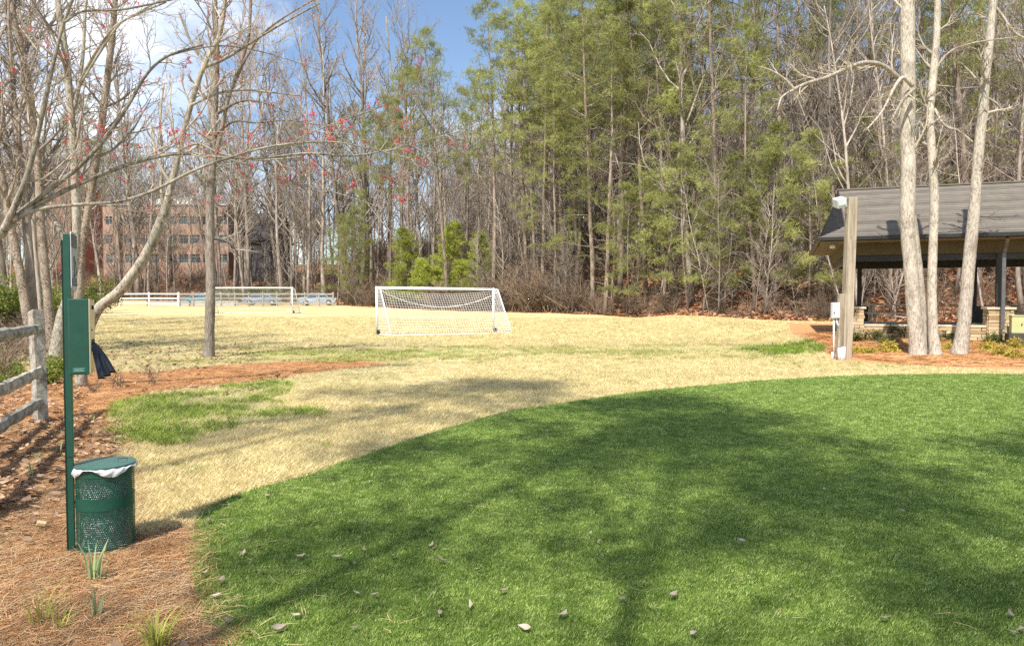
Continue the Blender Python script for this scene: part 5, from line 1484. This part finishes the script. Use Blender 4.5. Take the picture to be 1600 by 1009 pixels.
WT = .72 - ZG
for i in range(3):
    a, b = FX[i] + .36, FX[i + 1] - .36
    g = Geo(); g.box(((a + b) / 2, FY + .02, WT / 2 - .12), (b - a, .30, WT + .16)); cr = g.build('low_wall', M['wood_grey'], pav)
    stones(cr, a, b, -.12, WT - .045, FY - .15)
    g = Geo(); g.box(((a + b) / 2, FY, WT), (b - a - .01, .44, .07)); g.build('wall_cap', M['cap_stone'], pav, bevel=.012)
# low rails seen through the left bay
# picnic table
def table(lx, ly, rz, label):
    p = P0 + PU * lx + PV * ly; p[2] = .66
    t = thing('picnic_table', label, 'picnic table', p, -PH + rz, 'picnic tables in the pavilion')
    for k in range(4):
        g = Geo(); g.box((0, -.27 + k * .18, .75), (1.9, .165, .045)); g.build('top_plank', M['wood_table'], t)
    for sy in (-1, 1):
        for k in range(2):
            g = Geo(); g.box((0, sy * (.66 + k * .17), .45), (1.9, .155, .045)); g.build('bench_plank', M['wood_table'], t)
    for sx in (-.68, .68):
        g = Geo(); g.beam((sx, -.72, 0), (sx, -.22, .72), .05, .09, up=(1, 0, 0)); g.build('leg', M['wood_table'], t)
        g = Geo(); g.beam((sx, .72, 0), (sx, .22, .72), .05, .09, up=(1, 0, 0)); g.build('leg', M['wood_table'], t)
        g = Geo(); g.box((sx + .052, 0, .40), (.05, 1.62, .09)); g.build('bench_support', M['wood_table'], t)
table(2.6, 3.2, .05, 'wooden picnic table in the left bay of the pavilion')
table(7.4, 4.2, .0, 'wooden picnic table behind the second stone pillar of the pavilion')
# utility cabinet on a jog of the low wall by the second pillar
pu = G(1589, 531); pu[1] -= .3
ut = thing('utility_cabinet', 'pale green utility cabinet on a shade coloured wall jog beside the stone pillar', 'cabinet', (at_px(1589, 23.2), 23.2, float(hgt(at_px(1589, 23.2), 23.2))), -PH)
g = Geo(); g.box((.05, 0, .19), (.62, .5, .42)); g.build('shaded_wall_jog', simple('shade_dark_wall_stone', (.05,.045,.04), (.09,.08,.07), 5, .9), ut, bevel=.01)  # block coloured near black for the shade on the wall face
g = Geo(); g.box((0, 0, .67), (.34, .30, .54)); cbx = g.build('cabinet_body', M['utility'], ut, bevel=.02)
g = Geo(); g.box((0, -.005, .955), (.36, .33, .035)); g.build('cabinet_lid', M['utility'], ut, bevel=.01)
g = Geo(); g.box((.10, -.157, .68), (.03, .014, .07)); g.build('latch', M['dark_metal'], cbx)
# hanging planter on the rear post is too small to see; wall light under the left eave
g = Geo(); g.tube([(0, 0, -.02), (0, 0, .12)], [.10, .07], 10)
o = g.build('eave_light', M['lamp_glass'], None, True); pl_ = P0 + PU * .42 + PV * .9; o.location = (pl_[0], pl_[1], ZG + HE - .29)
tag(o, 'round light fixture under the left eave of the pavilion', 'light')

# ------------------------------------------------------------------ wooden light pole
pb_ = G(1321, 562); YP = float(pb_[1])
tp_ = P(1331, 309, YP)
lp = thing('light_pole', 'weathered square wooden pole with a floodlight beside the pavilion', 'light pole', pb_)
g = Geo(); g.beam((0, 0, -.2), tp_ - pb_, .235, .22, up=(0, 1, 0)); g.build('pole', M['wood_pole'], lp, bevel=.008)
g = Geo(); a = P(1312, 560, YP) - pb_; b = P(1315, 459, YP) - pb_; g.beam(a, b, .16, .14, up=(0, 1, 0)); g.build('side_post', M['wood_pole'], lp, bevel=.01)
c = P(1312, 317, YP) - pb_
fl = Geo().box(c + np.array([-.02, -.05, 0]), (.26, .30, .24), M=np.array(Matrix.Rotation(R(-14), 3, 'Y') @ Matrix.Rotation(R(18), 3, 'X'))).build('floodlight', M['grey_box'], lp, bevel=.02)
g = Geo(); g.box(c + np.array([-.03, -.215, .0]), (.20, .02, .18), M=np.array(Matrix.Rotation(R(-14), 3, 'Y') @ Matrix.Rotation(R(18), 3, 'X'))); g.build('floodlight_glass', M['lamp_glass'], fl)
g = Geo(); g.beam(c + np.array([.10, 0, .03]), P(1328, 315, YP) - pb_, .10, .16); g.build('floodlight_arm', M['spout'], lp)
c = P(1304.5, 485, YP) - pb_ + np.array([0, -.02, 0])
g = Geo(); g.box(c, (.19, .14, .42)); jb = g.build('junction_box', M['grey_box'], lp, bevel=.012)
g = Geo(); g.box(c + np.array([0, -.075, 0]), (.165, .012, .38)); g.build('box_door', M['grey_box'], jb, bevel=.004)
g = Geo(); g.box(c + np.array([-.06, -.086, -.06]), (.02, .012, .05)); g.build('latch', M['dark_metal'], jb)
for pts in ([P(1302, 497, YP), P(1302, 561, YP)], [P(1306, 497, YP), P(1307, 504, YP), P(1311, 512, YP), P(1311, 562, YP)]):
    g = Geo(); g.tube([p - pb_ + np.array([0, -.03, 0]) for p in pts], .022, 8); g.build('conduit', M['pvc'], lp, True)
for pxx, y0, y1, r_ in ((1297, 549, 562, .03), (1308, 543, 563, .045), (1314, 541, 564, .055), (1311, 549, 564, .035)):
    g = Geo(); a, b = P(pxx, y0, YP) - pb_, P(pxx, y1, YP) - pb_; o_ = np.array([0, -.14, 0]); b[2] = min(b[2], 0) - .03
    g.tube([a + o_, b + o_], r_, 10); g.build('pipe_stub', M['pvc'], lp, True)

# ------------------------------------------------------------------ planting by the pavilion
SHP = {'dark': shrub_proto(850, .42, .5, 8, 'leaf_shrub', 520, ll=.055), 'light': shrub_proto(851, .5, .5, 8, 'leaf_shrub', 420, ll=.05), 'gold': shrub_proto(852, .28, .55, 8, 'leaf_gold', 330, ll=.055),
       'green': shrub_proto(853, .4, .6, 7, 'leaf_green', 420, ll=.06)}
rgp = np.random.default_rng(19)
for kind, px, py, s, lab in [
    ('dark',1340,533,1.0,'small dark shrub right of the wooden light pole'), ('light',1373,535,1.1,'small olive shrub at the foot of the low stone wall'),
    ('light',1402,527,1.2,'olive shrub against the stone wall left of the thick trunk'), ('gold',1386,549,1.3,'golden low shrub below the olive shrubs'),
    ('gold',1340,552,.9,'low golden plant at the foot of the light pole'), ('dark',1472,530,.9,'dark shrub between the pale trunks'),
    ('gold',1483,547,1.0,'golden shrub between the two right hand trunks'), ('green',1532,531,1.3,'green shrub in front of the stone wall right of the leaning trunk'),
    ('dark',1560,537,1.0,'dark shrub below the downspout'), ('green',1584,532,1.3,'green shrub before the wall jog under the utility cabinet'),
    ('gold',1545,548,1.2,'golden shrub among the straw right of the leaning trunk'), ('gold',1566,556,1.2,'golden shrub nearest the turf edge right of the trunks'),
    ('gold',1587,545,1.3,'golden shrub just below the utility cabinet'), ('gold',1586,560,1.1,'golden sprawling shrub at the straw bed border'),
    ('gold',1362,553,.8,'low golden plant between the pole and the golden shrub'), ('green',1452,545,.6,'tiny green plant at the foot of the thick trunk')]:
    p = G(px, py); plant('bed_shrub', SHP[kind], p, rgp.random() * 6.28, s, lab, 'shrub', 'shrubs in the pavilion bed')
xx = rgp.uniform(9.5, 20, 3000); yy = rgp.uniform(17.5, 27, 3000); k = (signed(xx, yy, PBED) > 0); xx, yy = xx[k], yy[k]; n = len(xx)
scatter('bed_straw', [needles(460 + k, 12, .12, .12, .22, .006, M['straw_sunlit']) for k in range(4)], np.c_[xx, yy, hgt(xx, yy) + .01], np.c_[np.zeros((n, 2)), rgp.random(n) * 6.28], 1.4 + .6 * rgp.random(n),
        'orange pine straw in the pavilion bed', 'pine straw')

# ------------------------------------------------------------------ plants in the near bed
def strap_plant(name, px, py, n, h, w, lean, mat, label, cat, seed, base=.02, droop=.5, group=None):
    rg2 = np.random.default_rng(seed); p = G(px, py); t = thing(name, label, cat, p, 0, group)
    for k in range(n):
        az = rg2.random() * 6.28; L = h * (.55 + .5 * rg2.random()); ln = lean * (.2 + rg2.random()); g = Geo(); V = []
        d = np.array([math.cos(az), math.sin(az), 0]); s = np.array([-math.sin(az + .6), math.cos(az + .6), 0]); q = d * base * rg2.random() * 2
        m = 7
        for i in range(m):
            u = i / (m - 1); c = q + d * ln * L * u ** (1 + droop * 2) + np.array([0, 0, L * (u - droop * .55 * u ** 3 * min(1, ln))])
            ww = w * (1 - u ** 2.2) * (.75 + .5 * u * (1 - u)) + .0008; V += [c - s * ww / 2, c + d * ww * .12, c + s * ww / 2]
        V = np.array(V); V[:, 2] -= .01
        g.add(V, q=[[i*3+j, i*3+j+1, i*3+4+j, i*3+3+j] for i in range(m-1) for j in range(2)]); g.build('leaf', mat, t, True)
    return t
strap_plant('iris_clump', 146, 908, 10, .25, .026, .35, M['iris'], 'clump of pale green iris leaves in front of the trash can', 'plant', 61)
strap_plant('iris_clump', 163, 903, 4, .10, .016, .6, M['iris'], 'short iris shoots just right of the iris clump', 'plant', 62)
strap_plant('iris_clump', 152, 964, 7, .17, .018, .4, M['iris'], 'small grey green iris shoots in the straw below the iris clump', 'plant', 63)
strap_plant('iris_clump', 143, 660, 5, .20, .022, .3, M['iris'], 'pale iris shoots in the straw behind the station post', 'plant', 64)
strap_plant('iris_clump', 60, 722, 5, .22, .022, .35, M['iris'], 'iris shoots in the leaf litter below the fence post', 'plant', 65)
strap_plant('iris_clump', 92, 712, 4, .20, .02, .3, M['iris'], 'iris shoots left of the station post at the edge of the leaf litter', 'plant', 66)
strap_plant('iris_clump', 50, 745, 4, .18, .02, .35, M['iris'], 'sparse iris shoots amid the dark litter', 'plant', 67)
strap_plant('iris_clump', 8, 850, 3, .16, .016, .3, M['iris'], 'lone pale shoots in the straw left of the station', 'plant', 68)
strap_plant('sedge_clump', 243, 1016, 60, .27, .008, .8, M['sedge'], 'bushy yellow green sedge at the turf edge', 'plant', 71, .03, .9)
strap_plant('sedge_clump', 62, 975, 18, .27, .007, .7, M['sedge'], 'sparse yellow sedge with long arching blades in the straw', 'plant', 72, .03, .8)
strap_plant('sedge_clump', 92, 985, 14, .20, .006, .8, M['sedge'], 'low yellow sedge tuft beside the arching sedge', 'plant', 73, .03, .8)
for k, (px, py, s, lab) in enumerate([(236, 600, .5, 'small bare twiggy shrub at the edge of the clay strip'), (148, 612, .4, 'tiny bare shrub below the dispenser box'), (180, 606, .35, 'tiny bare shrub beside the leaf litter near the leaning tree')]):
    plant('bare_shrub', shrub_proto(860 + k, 1.1, 1.0, 7, depth=3), G(px, py), k, s, lab, 'shrub')
p = G(64, 827); g = Geo()
o = link('wood_chip', None) if False else None
chip = Geo(); chip.box((0, 0, .015), (.06, .04, .028)); o = chip.build('wood_chip', M['wood_new'], None, bevel=.006); o.location = p + np.array([0, 0, .03]); o.rotation_euler = (.2, .3, .5)
tag(o, 'small orange tan wood chip lying in the straw', 'wood chip')

# fallen leaves on the turf, one by one
LEAF = [leaf_mesh(600 + k, .10, .045, M['dead_leaf'], .45) for k in range(7)]
spots_l = [(300 + a / 2.298, 570 + b / 2.298) for a, b in [(597,640),(185,696),(240,678),(315,702),(387,711),(520,712),(585,736),(725,709),(860,669),(1045,615),(1028,762),(1117,838),(250,764),(85,855),(595,848),(655,852),
    (370,928),(892,922),(1006,888),(1195,971),(1330,923),(583,972),(310,972),(105,800),(60,578),(45,775),(125,945),(637,434),(270,487),(895,725),(620,688),(200,990)]]
spots_l += [(900 + a / 2.286, 570 + b / 2.286) for a, b in [(50,625),(82,652),(890,462),(1160,540),(350,850),(425,992),(1105,935),(1550,922),(1590,975),(1562,985),(170,860),(590,650)]]
rgl = np.random.default_rng(23)
for k, (px, py) in enumerate(spots_l):
    p = G(px, py); o = link('fallen_leaf', LEAF[k % 7], None, (p[0], p[1], .040), (rgl.normal(0, .2), rgl.normal(0, .2), rgl.random() * 6.28), .42 + .34 * rgl.random() + .05 * (py > 900))
    tag(o, 'curled grey brown leaf lying on the green turf', 'leaf', 'fallen leaves on the turf')
